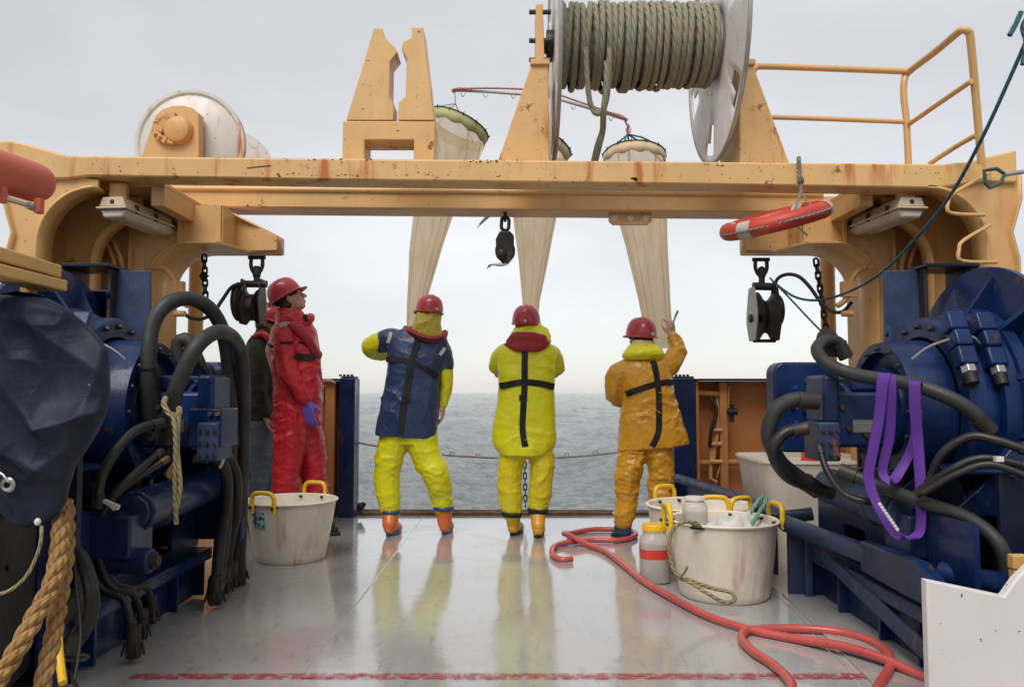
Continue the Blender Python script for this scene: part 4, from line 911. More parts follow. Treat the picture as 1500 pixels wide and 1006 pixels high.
# --- lifebuoy hung under the beam
t = thing('lifebuoy', 'orange ring lifebuoy tied flat under the right of the gantry beam', 'lifebuoy', P(1135, 322, 4.7))
cA, cB = P(1062, 343, 4.45), P(1209, 303, 4.45); cen = (cA+cB)/2; u = (cB-cA).normalized(); R = (cB-cA).length/2-.03; nrm = Vector((.22, -.17, 1.0)); nrm = (nrm-u*nrm.dot(u)).normalized(); w = nrm.cross(u)
m = MB(); m.tube([cen+(u*math.cos(2*math.pi*k/60)+w*math.sin(2*math.pi*k/60))*R for k in range(60)], .047, 16, closed=True); m.build('ring', ORB, t)
for a in (35, 145, 215, 325):
    m = MB(); m.tube([cen+(u*math.cos(math.radians(a+q))+w*math.sin(math.radians(a+q)))*R for q in (-8, -3, 3, 8)], .0495, 16, caps=False); m.build('reflective_band', RFL, t)
m = MB(); m.tube([cen+(u*math.cos(2*math.pi*k/60)+w*math.sin(2*math.pi*k/60))*(R+.052+.012*math.sin(k*.42)) for k in range(60)], .006, 6, closed=True, uvp=.03); m.build('grab_line', RGRY, t)
m = MB(); m.tube([P(1170, 236, 4.55), P(1173, 262, 4.55), P(1172, 285, 4.5), P(1167, 300, 4.43), P(1162, 318, 4.39), P(1168, 330, 4.40), P(1183, 345, 4.41)], .006, 6, smooth=5, uvp=.03); m.tube([P(1174, 262, 4.54), P(1176, 285, 4.5), P(1190, 302, 4.43), P(1210, 318, 4.42)], .005, 6, smooth=5, uvp=.03); m.tube([P(1170, 230, 4.58), P(1171, 262, 4.56)], .012, 6); m.ell(P(1173, 265, 4.54), (.02, .02, .025), n=6)
m.build('lashing', RGRY, t)
# ---------------------------------------------------------------- hanging gear
def shackle(m, c, s=.05, r=.009):
    m.tube([c+Vector((-s*.5, 0, s*.8)), c+Vector((-s*.55, 0, 0)), c+Vector((-s*.35, 0, -s*.6)), c+Vector((0, 0, -s*.85)), c+Vector((s*.35, 0, -s*.6)), c+Vector((s*.55, 0, 0)), c+Vector((s*.5, 0, s*.8))], r, 8, smooth=4); m.cyl(c+Vector((-s*.8, 0, s*.7)), c+Vector((s*.8, 0, s*.7)), r, 8)
t = thing('snatch_block', 'open snatch block with pale grey cheek hanging right of the lifebuoy', 'pulley block', P(1118, 505, 5.6))
m = MB(); shackle(m, P(1115, 391, 5.6), .075, .014); m.tube([P(1115, 392, 5.6), P(1116, 405, 5.6), P(1116, 417, 5.6)], .022, 10); m.ell(P(1116, 400, 5.6), (.03, .03, .05), n=8); m.cyl(P(1103, 419, 5.6), P(1132, 420, 5.6), .028, 12); m.build('shackle', IRON, t)
cb = P(1121, 460, 5.62)
def cheek(cx, mt, nm, w0=.0):
    o_ = [(-.06, .19), (.06, .19), (.12, .02), (.13, -.06), (.07, -.19), (-.07, -.19), (-.13, -.06), (-.12, .02)]
    m = MB(); m.prism([(cb.y+a, cb.z+b) for a, b in o_], 0, cx, cx+.012); return m.build(nm, mt, t, bevel=.004)
ck = cheek(cb.x-.098, GAL, 'cheek_plate'); cheek(cb.x+.065, IRON, 'cheek_plate')
m = MB(); m.lathe([(.03, -.06), (.175, -.06), (.13, -.03), (.11, 0), (.13, .03), (.175, .06), (.03, .06)], cb+Vector((.0, 0, -.02)), XAX, 36); m.build('sheave', IRON, t)
m = MB(); m.ell(cb+Vector((.085, 0, .02)), (.04, .12, .12), n=12); m.build('side_cover', IRON, t)
m = MB(); m.cyl(cb+Vector((-.115, 0, -.03)), cb+Vector((.10, 0, -.03)), .03, 14); m.cyl(cb+Vector((-.09, 0, -.19)), cb+Vector((.07, 0, -.19)), .012, 8); m.build('pin', BLK, t)
t = thing('snatch_block', 'dark snatch block hanging on its shackle behind the red hard hats', 'pulley block', P(372, 480, 5.6))
m = MB(); shackle(m, P(376, 388, 5.6), .075, .014); m.tube([P(376, 390, 5.6), P(376, 416, 5.6)], .022, 10); m.ell(P(376, 400, 5.6), (.03, .03, .05), n=8); m.cyl(P(361, 416, 5.6), P(391, 416, 5.6), .025, 12); m.build('shackle', IRON, t)
cb = P(367, 442, 5.62)
m = MB()
for x in (-.06, .075): m.prism([(cb.y+a, cb.z+b) for a, b in [(-.045, .16), (.045, .16), (.10, .0), (.06, -.16), (-.06, -.16), (-.10, 0)]], 0, cb.x+x, cb.x+x+.012)
m.build('cheek_plate', IRON, t, bevel=.004)
m = MB(); m.lathe([(.03, -.045), (.125, -.045), (.095, -.02), (.095, .02), (.125, .045), (.03, .045)], cb+Vector((.01, 0, -.04)), XAX, 32); m.ell(cb+Vector((-.085, 0, .0)), (.045, .12, .14), n=12); m.build('sheave', IRON, t)
t = thing('pulley_block', 'small black pulley block on a chain under the middle of the beam', 'pulley block', P(739, 388, 5.65))
m = chainmb(P(740, 306, 5.65), P(740, 335, 5.65), .085, .013, .028); m.build('chain', BLK, t)
m = MB(); m.pprism([(732, 338), (747, 338), (753, 345), (753, 372), (746, 385), (736, 386), (727, 374), (726, 350)], 5.56, 5.585); m.pprism([(732, 338), (747, 338), (753, 345), (753, 372), (746, 385), (736, 386), (727, 374), (726, 350)], 5.68, 5.705); m.bb(P(733, 340, 5.6).x, P(746, 340, 5.6).x, 5.585, 5.68, P(733, 352, 5.6).z, P(733, 340, 5.6).z); m.build('shell', IRON, t, bevel=.008)
m = MB(); m.lathe([(.02, -.04), (.072, -.04), (.05, 0), (.072, .04), (.02, .04)], P(740, 368, 5.63), YAX, 24); m.ell(P(735, 372, 5.55), (.035, .03, .04), n=8); m.build('sheave', IRON, t)
for px, y0, y1, lab, bx in ((299, 374, 437, 'black chain hanging from the left gantry bracket beside the yellow post', 0), (1195, 380, 494, 'black chain hanging from the right gantry bracket beside the yellow post', 0)):
    m = chainmb(P(px, y0, 5.5), P(px+(17 if px > 1000 else 2), y1, 5.5), .062, .008, .016)
    if px < 1000: m.tube([P(296, 400, 5.47), P(304, 404, 5.47), P(297, 411, 5.47), P(294, 404, 5.48)], .012, 6, closed=True)
    tag(m.build('chain', BLK, None), lab, 'chain', 'chains hanging from the gantry')
for pts, lab in (([(357, 415), (340, 420), (325, 440), (312, 458), (296, 467), (280, 466), (268, 458)], 'thin black hydraulic hose drooping between the left block and the gantry leg'),
                 ([(1133, 430), (1138, 410), (1152, 402), (1170, 405), (1186, 420), (1203, 443), (1220, 456), (1235, 456), (1248, 442)], 'thin black hydraulic hose arching from the right block to the gantry leg')):
    m = MB(); m.tube([P(x, y, 5.55-.35*i/len(pts)) for i, (x, y) in enumerate(pts)], .0125, 8, smooth=6); tag(m.build('hydraulic_hose', RUB, None), lab, 'hose')
# --- teal rope sweeping across the right
m = MB(); m.tube([P(1512, 40, 3.3), P(1486, 100, 3.4), P(1440, 200, 3.6), P(1395, 282, 3.9), P(1350, 340, 4.2), P(1300, 392, 4.6), P(1255, 422, 4.9), P(1205, 439, 5.2), P(1165, 435, 5.4), P(1132, 412, 5.55)], .0085, 8, smooth=8, uvp=.05); tag(m.build('teal_rope', RTEA, None), 'long teal rope sweeping down from the upper right to the snatch block', 'rope')
m = MB(); m.tube([P(1128, 407, 5.5), P(1160, 440, 5.2), P(1200, 482, 4.7), P(1247, 524, 4.3)], .006, 6, smooth=5, uvp=.04); tag(m.build('tag_line', RTEA, None), 'thin straight dark line from the right block down to the blue winch', 'rope')
t = thing('rope_tail', 'frayed blue rope tails at the upper right edge of the picture', 'rope', P(1490, 55, 3.3))
m = MB(); m.tube([P(1479, 52, 3.3), P(1488, 36, 3.3), P(1496, 18, 3.3)], .011, 8, uvp=.04); m.build('frayed_end', RTEA, t); m = MB(); m.tube([P(1508, 20, 3.32), P(1498, 40, 3.32), P(1503, 62, 3.32), P(1498, 95, 3.32)], .010, 8, smooth=4, uvp=.04); m.build('frayed_end', RTEA, t)
t = thing('tension_hook', 'green triangular snap hook on a grey rod at the right edge', 'hook', P(1465, 262, 4.2))
m = MB(); m.tube([P(1442, 250, 4.2), P(1460, 247, 4.2), P(1472, 255, 4.2), P(1466, 268, 4.2), P(1450, 275, 4.2), P(1444, 268, 4.2)], .011, 8, closed=True); m.build('snap', surf('green_hook_paint', (.03, .09, .07), .5, rust=.7), t)
m = MB(); m.tube([P(1472, 256, 4.2), P(1490, 253, 4.2), P(1530, 248, 4.2)], .012, 8); m.build('rod', GAL, t)
# --- plankton nets
def net(label, ring_c, rad, nrm, path, hem, Y):
    """ring centre, radius, ring normal, then stations (left px, right px, py)"""
    t = thing('plankton_net', label, 'net', P((path[-1][0]+path[-1][1])/2, path[-1][2], Y), 'plankton nets hung up behind the crew')
    nrm = Vector(nrm).normalized(); u = Vector((1, 0, 0)); u = (u-nrm*u.dot(nrm)).normalized(); w = nrm.cross(u); n = 56
    def ring(k, r): a = 2*math.pi*k/n; return ring_c+(u*math.cos(a)+w*math.sin(a))*r
    R = [[ring(k, rad) for k in range(n)]]; hb = [[ring(k, rad*1.012) for k in range(n)]]
    hb.append([p-nrm*.10+(Vector((0, 0, .012*math.sin(k*1.3)))) for k, p in enumerate(hb[0])])
    R.append([p-nrm*.11 for p in R[0]])
    sts = []
    for (a, b, y) in path: A, B_ = P(a, y, Y), P(b, y, Y); sts.append((Vector(((A.x+B_.x)/2, Y, A.z)), (B_.x-A.x)/2))
    sm = []
    for i in range(len(sts)-1):
        for j in range(6): q = j/6; sm.append((sts[i][0].lerp(sts[i+1][0], q), sts[i][1]*(1-q)+sts[i+1][1]*q))
    sm.append(sts[-1])
    for i, (c, r) in enumerate(sm):
        row = []
        for k in range(n):
            a = 2*math.pi*k/n; f = 1+.05*min(1, i/4)*math.sin(k*5*2*math.pi/n*1.0+i*.05)+.05*min(1, i/5)*noise.noise(Vector((math.cos(a)*2, math.sin(a)*2, i*.12)))
            bl = min(1, (i+1)/3); e = u*math.cos(a)+w*math.sin(a); fl_ = Vector((math.cos(a), math.sin(a)*.75, 0)); d = e*(1-bl)+fl_*bl
            row.append(c+d*r*f)
        R.append(row)
    m = MB(); m.loft(R, cap=False); m.build('net_cone', NET, t, ang=80)
    for k in (n*3//4-6, n*3//4+5, n//2+2, n-3, n//4):
        m = MB(); m.tube([r[k % n]+(r[k % n]-sum(r, Vector())/n).normalized()*.002 for r in R[1:]], .0045, 5); m.build('seam', HEMT, t)
    m = MB(); m.loft(hb, cap=False); m.build('net_band', hem, t, solid=.004, ang=80)
    m = MB(); m.tube([ring(k, rad+.006) for k in range(n)], .006, 8, closed=True); m.build('hoop', IRON, t)
    m = MB()
    for k in range(0, n, 4): m.tube([ring(k, rad+.018), ring(k, rad-.004)-nrm*.03, ring(k, rad+.018)+nrm*.014], .0035, 5, closed=True)
    m.build('lacing', RTEA if 'right' in label else BLK, t)
    return t, ring
Yn = 7.1
tn, rg1 = net('left plankton net with an olive band, behind the forked guide', P(672, 183, Yn), .285, (.42, .10, 1), [(632, 702, 232), (606, 663, 312), (599, 645, 370), (597, 627, 430), (596, 618, 470), (600, 614, 520)], HEMG, Yn)
m = MB()
for k in (10, 22, 36): m.tube([rg1(k, .29), P(667, 152, Yn)], .005, 5)
m.tube([P(666, 136, Yn), P(667, 152, Yn)], .007, 6); m.build('bridle', GAL, tn)
tn, rg1 = net('middle plankton net mostly hidden by the spool flange, above the crew member in yellow', P(797, 208, Yn), .265, (.50, .10, 1), [(754, 832, 262), (752, 815, 312), (760, 803, 380), (765, 790, 440), (768, 784, 500)], HEMT, Yn)
m = MB()
for k in (10, 36): m.tube([rg1(k, .27), P(800, 180, Yn)], .005, 5)
m.tube([P(800, 150, Yn), P(800, 180, Yn)], .006, 6); m.build('bridle', GAL, tn)
tn, rg1 = net('right plankton net with teal lacing, hanging beside the raised arm', P(929, 228, Yn), .275, (.03, .20, 1), [(888, 975, 262), (905, 976, 312), (918, 978, 360), (936, 981, 440), (950, 985, 510)], HEMT, Yn)
m = MB()
for k in (3, 14, 25, 38, 50): m.tube([rg1(k, .28), rg1(k, .28).lerp(P(920, 197, Yn), .6)+Vector((0, 0, .02)), P(920, 197, Yn)], .008, 6, uvp=.03)
m.build('bridle', RTEA, tn)
m = MB(); m.tube([P(916, 178, Yn), P(920, 186, Yn), P(920, 200, Yn)], .009, 6); m.tube([P(921, 182, Yn-.02), P(924, 192, Yn-.02), P(920, 199, Yn-.02), P(917, 190, Yn-.02)], .006, 6, closed=True); m.build('snap_hook', RPNK, tn)
t = thing('spreader_pole', 'long thin spreader pole with red rope from which the nets hang', 'pole', P(790, 138, Yn))
m = MB(); m.tube([P(662, 133, Yn), P(700, 134, Yn), P(745, 137, Yn), P(800, 142, Yn), P(850, 155, Yn), P(918, 176, Yn)], .012, 10, smooth=4); m.build('tube', GAL, t)
m = MB(); m.tube([P(663, 131, Yn-.02), P(700, 129.5, Yn-.02), P(745, 130, Yn-.02), P(800, 134, Yn-.02), P(850, 150, Yn-.02), P(885, 162, Yn-.02), P(917, 174, Yn-.02)], .009, 8, smooth=4, uvp=.04); m.tube([P(662, 134, Yn), P(672, 131, Yn), P(690, 132, Yn-.01)], .018, 8, smooth=3, uvp=.04); m.tube([P(895, 167, Yn), P(908, 170, Yn), P(919, 177, Yn)], .018, 8, smooth=3, uvp=.04); m.build('red_rope', RPNK, t)
m = MB()
for x, y in ((678, 138), (711, 139), (752, 141), (840, 157), (870, 165), (895, 173)): m.tube([P(x-3, y-1, Yn), P(x, y+4, Yn), P(x+3, y-1, Yn)], .005, 6, smooth=3)
m.build('eyelet', GAL, t)
# --- gulls
def gull(label, c, Y, wl_, wr_, sz=1):
    t_b = MB(); c = P(*c, Y); ax = Vector((.75, .5, .1)).normalized()
    M = ax.to_track_quat('Y', 'Z').to_matrix(); B = Blob(); B.ell(c, (.055*sz, .20*sz, .055*sz), M, 10); B.ell(c+ax*.19*sz+Vector((0, 0, .01)), (.035*sz, .05*sz, .036*sz), M, 8); B.limb([c+ax*.23*sz, c+ax*.28*sz], [.014*sz, .008*sz]); B.limb([c-ax*.15*sz, c-ax*.28*sz], [.035*sz, .02*sz])
    for w in (wl_, wr_):
        pts = [c]+[P(x, y, Y+d) for x, y, d in w]; fr = catmull(pts, 6); n = len(fr); L = []
        for i, p in enumerate(fr):
            q = i/(n-1); ch = (.10*(1-q)**.6+.015)*sz; L.append([p+ax*ch*.6+Vector((0, 0, .0)), p+Vector((0, 0, .018*(1-q)+.004)), p-ax*ch*1.2, p-Vector((0, 0, .008))])
        B.loft(L)
    o = put(remesh(B, .007, 0), 'gull', GULL, None, c); tag(o, label, 'bird', 'gulls flying astern')
def gullmat():
    m, t, b = newmat('gull_feathers'); v = N(t, 'ShaderNodeTexCoord').outputs['Object']; s = N(t, 'ShaderNodeSeparateXYZ'); t.links.new(v, s.inputs[0])
    a = N(t, 'ShaderNodeMath', operation='MULTIPLY'); t.links.new(s.outputs[0], a.inputs[0]); a.inputs[1].default_value = -1.6
    t.links.new(ramp(t, [(.0, (.62, .62, .62)), (.35, (.30, .31, .33)), (.62, (.30, .31, .33)), (.72, (.03, .03, .03))], a.outputs[0]), b.inputs['Base Color']); b.inputs['Roughness'].default_value = .8; return m
GULL = gullmat()
gull('gull with its wing sweeping down to the left beside the block chain', (728, 313), 12, [(716, 318, 0), (707, 326, 0), (699, 334, 0)], [(734, 308, .3), (738, 302, .5)], .7)
gull('lower gull gliding just below the small black pulley block', (733, 387), 12, [(722, 387, 0), (715, 393, 0), (711, 404, 0)], [(742, 384, .3), (754, 381, .5)], .62)
# --- bulwark at the stern
for s in (-1, 1):
    t = thing('stern_bulwark', 'ochre and blue stern bulwark %s' % ('on the left behind the person in red' if s < 0 else 'with pipes in its recess behind the person in orange'), 'bulwark', (s*2.3, 7.3, 0), 'bulwarks either side of the stern opening')
    xe = P(523, 600, 7.3).x if s < 0 else P(983, 600, 7.3).x; xf = P(497, 600, 7.2).x if s < 0 else P(1019, 600, 7.2).x
    m = MB(); m.bb(xe, xf, 7.18, 7.42, 0, 1.245); m.build('end_column', BLU if s < 0 else BLU, t, bevel=.01)
    m = MB(); m.bb(xe+s*.012, xf-s*.012, 7.2, 7.40, 1.245, 1.262)
    for q in range(4): m.cyl((xe+s*.04+s*.035*q, 7.25, 1.262), (xe+s*.04+s*.035*q, 7.25, 1.28), .014, 6)
    m.build('cap_plate', IRON, t, bevel=.003)
    m = MB(); m.bb(s*3.28, xf+s*.0, 7.36, 7.40, 0, 1.22); m.build('plating', ORG, t)
    m = MB(); m.bb(s*3.3, xf+s*.002, 7.14, 7.42, 1.222, 1.24); m.build('top_rail', DBLU, t, bevel=.005)
    m = MB()
    if s > 0:
        m.bb(xf+.005, xf+.03, 7.2, 7.36, .0, 1.22)
        x = P(1059, 600, 7.25).x; m.bb(x-.035, x+.035, 7.22, 7.34, 0, 1.21); m.tube([P(1022, 678, 7.28), P(1140, 676, 7.28)], .028, 10)
    else:
        x = P(483, 600, 7.2).x; m.bb(x-.045, x+.045, 7.20, 7.34, 0, 1.21)
    m.bb(s*2.4, s*2.46, 7.2, 7.36, 0, 1.21); m.bb(s*3.0, s*3.06, 7.2, 7.36, 0, 1.21)
    m.build('stiffener', ORG, t, bevel=.004)
    m = MB()
    for a in (3.28,): m.bb(s*a, s*(a-.03), 5.6, 7.4, 0, 1.22)
    m.build('side_plating', ORG, t)
    if s > 0:
        m = MB(); m.tube([P(1050, 572, 7.3), P(1052, 620, 7.25), P(1046, 660, 7.25), P(1044, 676, 7.25)], .022, 8, smooth=4); m.tube([P(1042, 640, 7.24), P(1041, 700, 7.24), P(1050, 706, 7.24)], .016, 8); m.tube([P(1068, 565, 7.24), P(1065, 640, 7.24), P(1050, 700, 7.24)], .008, 6)
        for y in (630, 650, 676): m.cyl(P(1040, y, 7.22), P(1058, y, 7.22), .018, 8)
        m.cyl(P(1022, 575, 7.26), P(1056, 577, 7.26), .026, 8)
        m.build('pipework', YELR, t)
        m = MB(); m.tube([P(1040, 582, 7.22), P(1050, 600, 7.2), P(1042, 630, 7.2), P(1040, 655, 7.22)], .017, 8, smooth=4); m.cyl(P(1072, 592, 7.2), P(1072, 618, 7.2), .022, 8); m.cyl(P(1066, 603, 7.19), P(1080, 603, 7.19), .03, 8); m.build('hose', RUB, t)
# chain across the stern opening
t = thing('stern_guard_wire', 'slack guard wire with eyelets strung across the stern opening', 'guard wire', (.05, 7.4, .4))
m = MB(); m.tube([P(523, 648, 7.42), P(590, 660, 7.4), P(645, 666, 7.4), P(740, 671, 7.4), P(820, 670, 7.4), P(900, 663, 7.4), P(985, 650, 7.42)], .0085, 8, smooth=6, uvp=.04); m.build('wire', WIRE, t)
m = MB()
for x, y in ((662, 665), (700, 667.5), (830, 666.5), (872, 663)): m.tube([P(x-3, y+2, 7.4), P(x-2, y-3, 7.4), P(x+3, y-3, 7.4), P(x+3, y+2, 7.4)], .005, 6)
m.build('eyelet', GAL, t)
m = chainmb(P(768, 660, 7.0), P(770, 742, 7.0), .06, .006, .014); tag(m.build('green_chain', surf('green_galvanised', (.10, .15, .13), .5, rust=.5), None), 'greenish chain hanging behind the legs of the crew member in yellow', 'chain')
# ---------------------------------------------------------------- unseen wall added behind the camera to shade the winches
t = thing('added_shade_wall', 'unseen cream wall added behind the photographer to shade the winches', 'added_shade_wall', (0, -1.6, 0))
m = MB(); m.bb(-3.3, 3.3, -1.7, -1.6, 0, 3.6); m.build('wall', CREAM, t)
for x in (-2.0, 2.0): m = MB(); m.lathe([(.16, 0), (.2, .02), (.2, .04), (.16, .05)], (x, -1.6, 1.7), YAX, 32); m.build('added_wall_rim', YEL, t)
# ---------------------------------------------------------------- winches
def bolts(m, x, cy, cz, R, n, r=.012, s=1, h=.014, a0=0):
    for k in range(n):
        a = a0+2*math.pi*k/n; c = Vector((x, cy+R*math.cos(a), cz+R*math.sin(a))); m.cyl(c, c-Vector((s*h, 0, 0)), r, 6)
def winch(s, label):
    cy, cz = 3.92, 1.03
    sh = 0 if s > 0 else -.06
    X = lambda x: s*(x+sh)
    t = thing('deck_winch', label, 'winch', (s*2.1, cy, 0), 'blue winches either side of the deck')
    MX = XAX if s > 0 else Matrix(((0, 0, -1), (0, 1, 0), (1, 0, 0)))
    def L(prof, name, mt=BLU, par=None, n=64, bev=0): m = MB(); m.lathe([(r, x+sh) for x, r in prof], (0, cy, cz), MX, n); return m.build(name, mt, par or t, ang=30, bevel=bev)
    gh = L([(1.84, .02), (1.84, .10), (1.81, .11), (1.81, .21), (1.84, .22), (1.84, .27), (1.80, .285), (1.80, .33), (1.83, .335), (2.0, .345), (2.0, .36)], 'gear_cover')
    m = MB(); bolts(m, X(1.80), cy, cz, .30, 16, .011, s); m.build('bolt', IRON, gh)
    rg = L([(2.0, .34), (2.0, .44), (2.02, .455), (2.07, .455), (2.075, .43), (2.13, .43), (2.135, .475), (2.17, .48), (2.20, .48), (2.205, .50), (2.26, .50)], 'ring_housing')
    m = MB(); bolts(m, X(2.0), cy, cz, .41, 20, .014, s, .018); m.build('bolt', IRON, rg)
    # lifting eye
    m = MB(); x = X(1.86); m.prism([(cy-.05, cz+.30), (cy+.05, cz+.30), (cy+.025, cz+.40), (cy, cz+.42), (cy-.025, cz+.40)], 0, x-.012, x+.012); m.cyl((x-.02, cy, cz+.375), (x+.02, cy, cz+.375), .014, 10); m.build('lifting_eye', BLU, gh, bevel=.003)
    dsc = L([(2.30, .10), (2.30, .69), (2.305, .70), (2.33, .70), (2.335, .69), (2.335, .10)], 'drum_flange', n=96)
    m = MB()
    for k in range(12):
        a = 2*math.pi*k/12+.2; c = Vector((0, math.cos(a), math.sin(a))); w = Vector((0, -math.sin(a), math.cos(a)))*.012; o = Vector((0, cy, cz)); p0, p1 = o+c*.48, o+c*.66
        q = [Vector((X(2.30), 0, 0))+p0, Vector((X(2.30), 0, 0))+p1, Vector((X(2.19), 0, 0))+p0]
        m.add([p-w for p in q]+[p+w for p in q], [(0, 1, 2), (5, 4, 3), (0, 3, 4, 1), (1, 4, 5, 2), (2, 5, 3, 0)])
    m.build('rib', BLU, dsc)
    m = MB(); m.lathe([(.70, 2.24+sh), (.725, 2.24+sh), (.725, 2.36+sh), (.70, 2.36+sh)], (0, cy, cz), MX, 60, a0=.5 if s > 0 else .5, a1=2.1); m.build('brake_band', BLU, dsc, solid=.01)
    L([(2.33, .36), (2.9, .36)], 'wire_drum', IRON); L([(3.0, .05), (3.0, .69), (3.03, .69), (3.03, .05)], 'drum_flange', n=64)
    m = MB(); m.bb(X(1.60), X(1.70), 3.755, 3.759, .93, .99); m.build('data_plate', STL, t)
    # weld beads and grease pipe on the housing
    m = MB(); m.tube([(X(1.83), cy-.28, cz+.24), (X(1.9), cy-.32, cz+.30), (X(2.03), cy-.38, cz+.34), (X(2.10), cy-.36, cz+.30)], .006, 6, smooth=4); m.build('grease_pipe', GAL, t)
    # upper bracket: faded column, dark top plate, thin rear column
    m = MB(); x0, x1 = X(1.83), X(2.03); yb = 4.35
    m.prism([(X(2.02), .5), (X(2.05), 1.785), (X(2.235), 1.79), (X(2.26), .5)], 1, yb, yb+.02); cb = m.build('bracket_column', BLUF, t, bevel=.004)
    m = MB(); m.prism([(X(2.235), 1.0), (X(2.235), 1.79), (X(2.255), 1.79), (X(2.255), 1.0)], 1, yb-.06, yb+.16); m.prism([(X(2.47), 1.0), (X(2.47), 1.79), (X(2.50), 1.79), (X(2.50), 1.0)], 1, yb-.1, yb+.16); m.build('bracket_web', IRON, t, bevel=.003)
    m = MB(); m.prism([(X(2.22), yb-.12), (X(2.50), yb-.12), (X(2.53), yb-.08), (X(2.53), yb+.16), (X(2.22), yb+.16)], 2, 1.79, 1.81); m.build('bracket_top_plate', DBLU, t, bevel=.004)
    # brake calipers with hose fittings on the front of the housing
    for k in range(2):
        yy, a = cy-.46-.02*k, 0
        u0 = Vector((X(2.00+.13*k), cy-.30, cz+.42-.005*k)); d = Vector((0, -.42, -.9)).normalized(); wv = Vector((0, -.9, .42)); q = []
        m = MB(); ang = math.atan2(-.42, .9)
        for j, (dd, w, h, l) in enumerate(((.03, .085, .07, .09), (.12, .075, .085, .08), (.205, .08, .07, .09))): m.box(u0+d*dd+wv*.02, (w, h, l), (-.44, 0, 0))
        ca = m.build('brake_caliper', BLU if k else BLU, t, bevel=.01)
        m = MB(); e = u0+d*.25+wv*.02; m.cyl(e, e+d*.035, .034, 6); m.build('hose_fitting', STL, ca, bevel=.003)
        m = MB(); m.cyl(e+d*.035, e+d*.085, .026, 14); [m.cyl(e+d*(.04+.012*i), e+d*(.046+.012*i), .029, 14) for i in range(4)]; m.build('hose_fitting', IRON, ca)
    # hydraulic motor and valve block in front of the gearbox
    m = MB(); mx = lambda a, b, y0, y1, z0, z1: m.bb(X(a), X(b), y0, y1, z0, z1)
    mx(1.50, 1.82, 3.76, 4.02, .86, 1.12); mx(1.46, 1.54, 3.74, 3.98, .97, 1.2); mx(1.62, 1.80, 3.80, 4.05, 1.12, 1.20); mo = m.build('hydraulic_motor', BLU, t, bevel=.018)
    m = MB(); mx(1.42, 1.52, 3.70, 3.90, .80, .98); vb = m.build('valve_block', BLUF, t, bevel=.01)
    m = MB()
    for i in range(3):
        for j in range(3): c = Vector((X(1.435+.035*i), 3.70, .83+.055*j)); m.cyl(c, c-Vector((0, .014, 0)), .009, 6)
    for x, z in ((1.55, 1.05), (1.58, .95), (1.72, 1.05), (1.66, .92), (1.75, .90)): c = Vector((X(x), 3.76, z)); m.cyl(c, c-Vector((0, .02, 0)), .014, 6)
    m.build('bolt', IRON, vb)
    m = MB(); m.lathe([(.02, 1.60+sh), (.13, 1.60+sh), (.14, 1.64+sh), (.14, 1.84+sh)], (0, cy, cz), MX, 32); m.build('motor_housing', BLU, t, ang=30)
    # cast cover plate aft of the motor
    o_ = []
    for cx_, cz_, a0 in ((1.70, 1.22, 0), (1.46, 1.22, 90), (1.46, .86, 180), (1.70, .86, 270)):
        for k in range(6): a = math.radians(a0+18*k); o_.append((X(cx_+(0 if s > 0 else .25)+.06*math.cos(a)), cz_+.06*math.sin(a)))
    m = MB(); m.prism(o_, 1, 4.26, 4.40); cp = m.build('cover_plate', BLU, t, bevel=.012)
    m = MB()
    for k in range(8): a = 2*math.pi*k/8; c = Vector((X(1.58+(0 if s > 0 else .25)+.085*math.cos(a)), 4.26, 1.04+.13*math.sin(a))); m.cyl(c, c-Vector((0, .018, 0)), .022, 10, r2=.010)
    m.cyl((X(1.58 if s > 0 else 1.83), 4.26, 1.04), (X(1.58 if s > 0 else 1.83), 4.23, 1.04), .04, 16); m.build('bolt', BLU, cp)
    # horizontal pressure cylinder along the frame
    m = MB(); a, b = Vector((X(1.70), 3.50, .60)), Vector((X(1.70), 4.30, .62)); m.cyl(a, b, .092, 10 if s < 0 else 28); m.cyl(a-Vector((0, .02, 0)), a, .075, 10 if s < 0 else 24); m.cyl(a+Vector((0, .2, 0)), a+Vector((0, .23, 0)), .097, 28); ac = m.build('pressure_cylinder', BLU if s < 0 else BLUF, t, bevel=.008)
    m = MB(); m.bb(X(1.66), X(1.86), 3.38, 3.60, .42, .60); m.cyl((X(1.60 if s < 0 else 1.70), 3.46, .40), (X(1.86), 3.46, .40), .055, 18); ma = m.build('manifold', BLU, t, bevel=.012)
    if s < 0:
        m = MB(); m.cyl((X(1.585), 3.46, .40), (X(1.60), 3.46, .40), .04, 6); m.cyl((X(1.57), 3.46, .40), (X(1.585), 3.46, .40), .025, 8); m.build('plug', IRON, ma)
    # side frame: sole plate, longitudinal ledge, panel with trapezoid openings
    xp = 1.68 if s > 0 else 1.72
    def panel(z0, z1, ya, yb_, x, th, holes, name, mt):
        m = MB(); ys = sorted(set([ya, yb_]+[h for q in holes for h in q[:2]])); 
        for i in range(len(ys)-1):
            a, b = ys[i], ys[i+1]; h = next((q for q in holes if q[0] <= a and q[1] >= b), None)
            if h: m.bb(s*x, s*(x+th), a, b, z0, h[2]); m.bb(s*x, s*(x+th), a, b, h[3], z1)
            else: m.bb(s*x, s*(x+th), a, b, z0, z1)
        return m.build(name, mt, t)
    f = panel(.26, .62, 3.02, 4.55, xp+.05, .02, [(3.35, 3.62, .30, .44), (3.95, 4.2, .30, .44)], 'side_panel', BLU)
    m = MB(); m.bb(s*(xp-.05), s*(xp+.08), 3.0, 4.5, .235, .262); m.prism([(s*(xp-.05), .262), (s*(xp-.05), .20), (s*(xp-.04), .20), (s*(xp-.04), .262)], 1, 3.0, 4.5); m.build('ledge', BLU if s < 0 else BLUF, t, bevel=.005)
    m = MB(); m.bb(s*(xp+.02), s*(xp+.04), 3.0, 4.45, .012, .24)
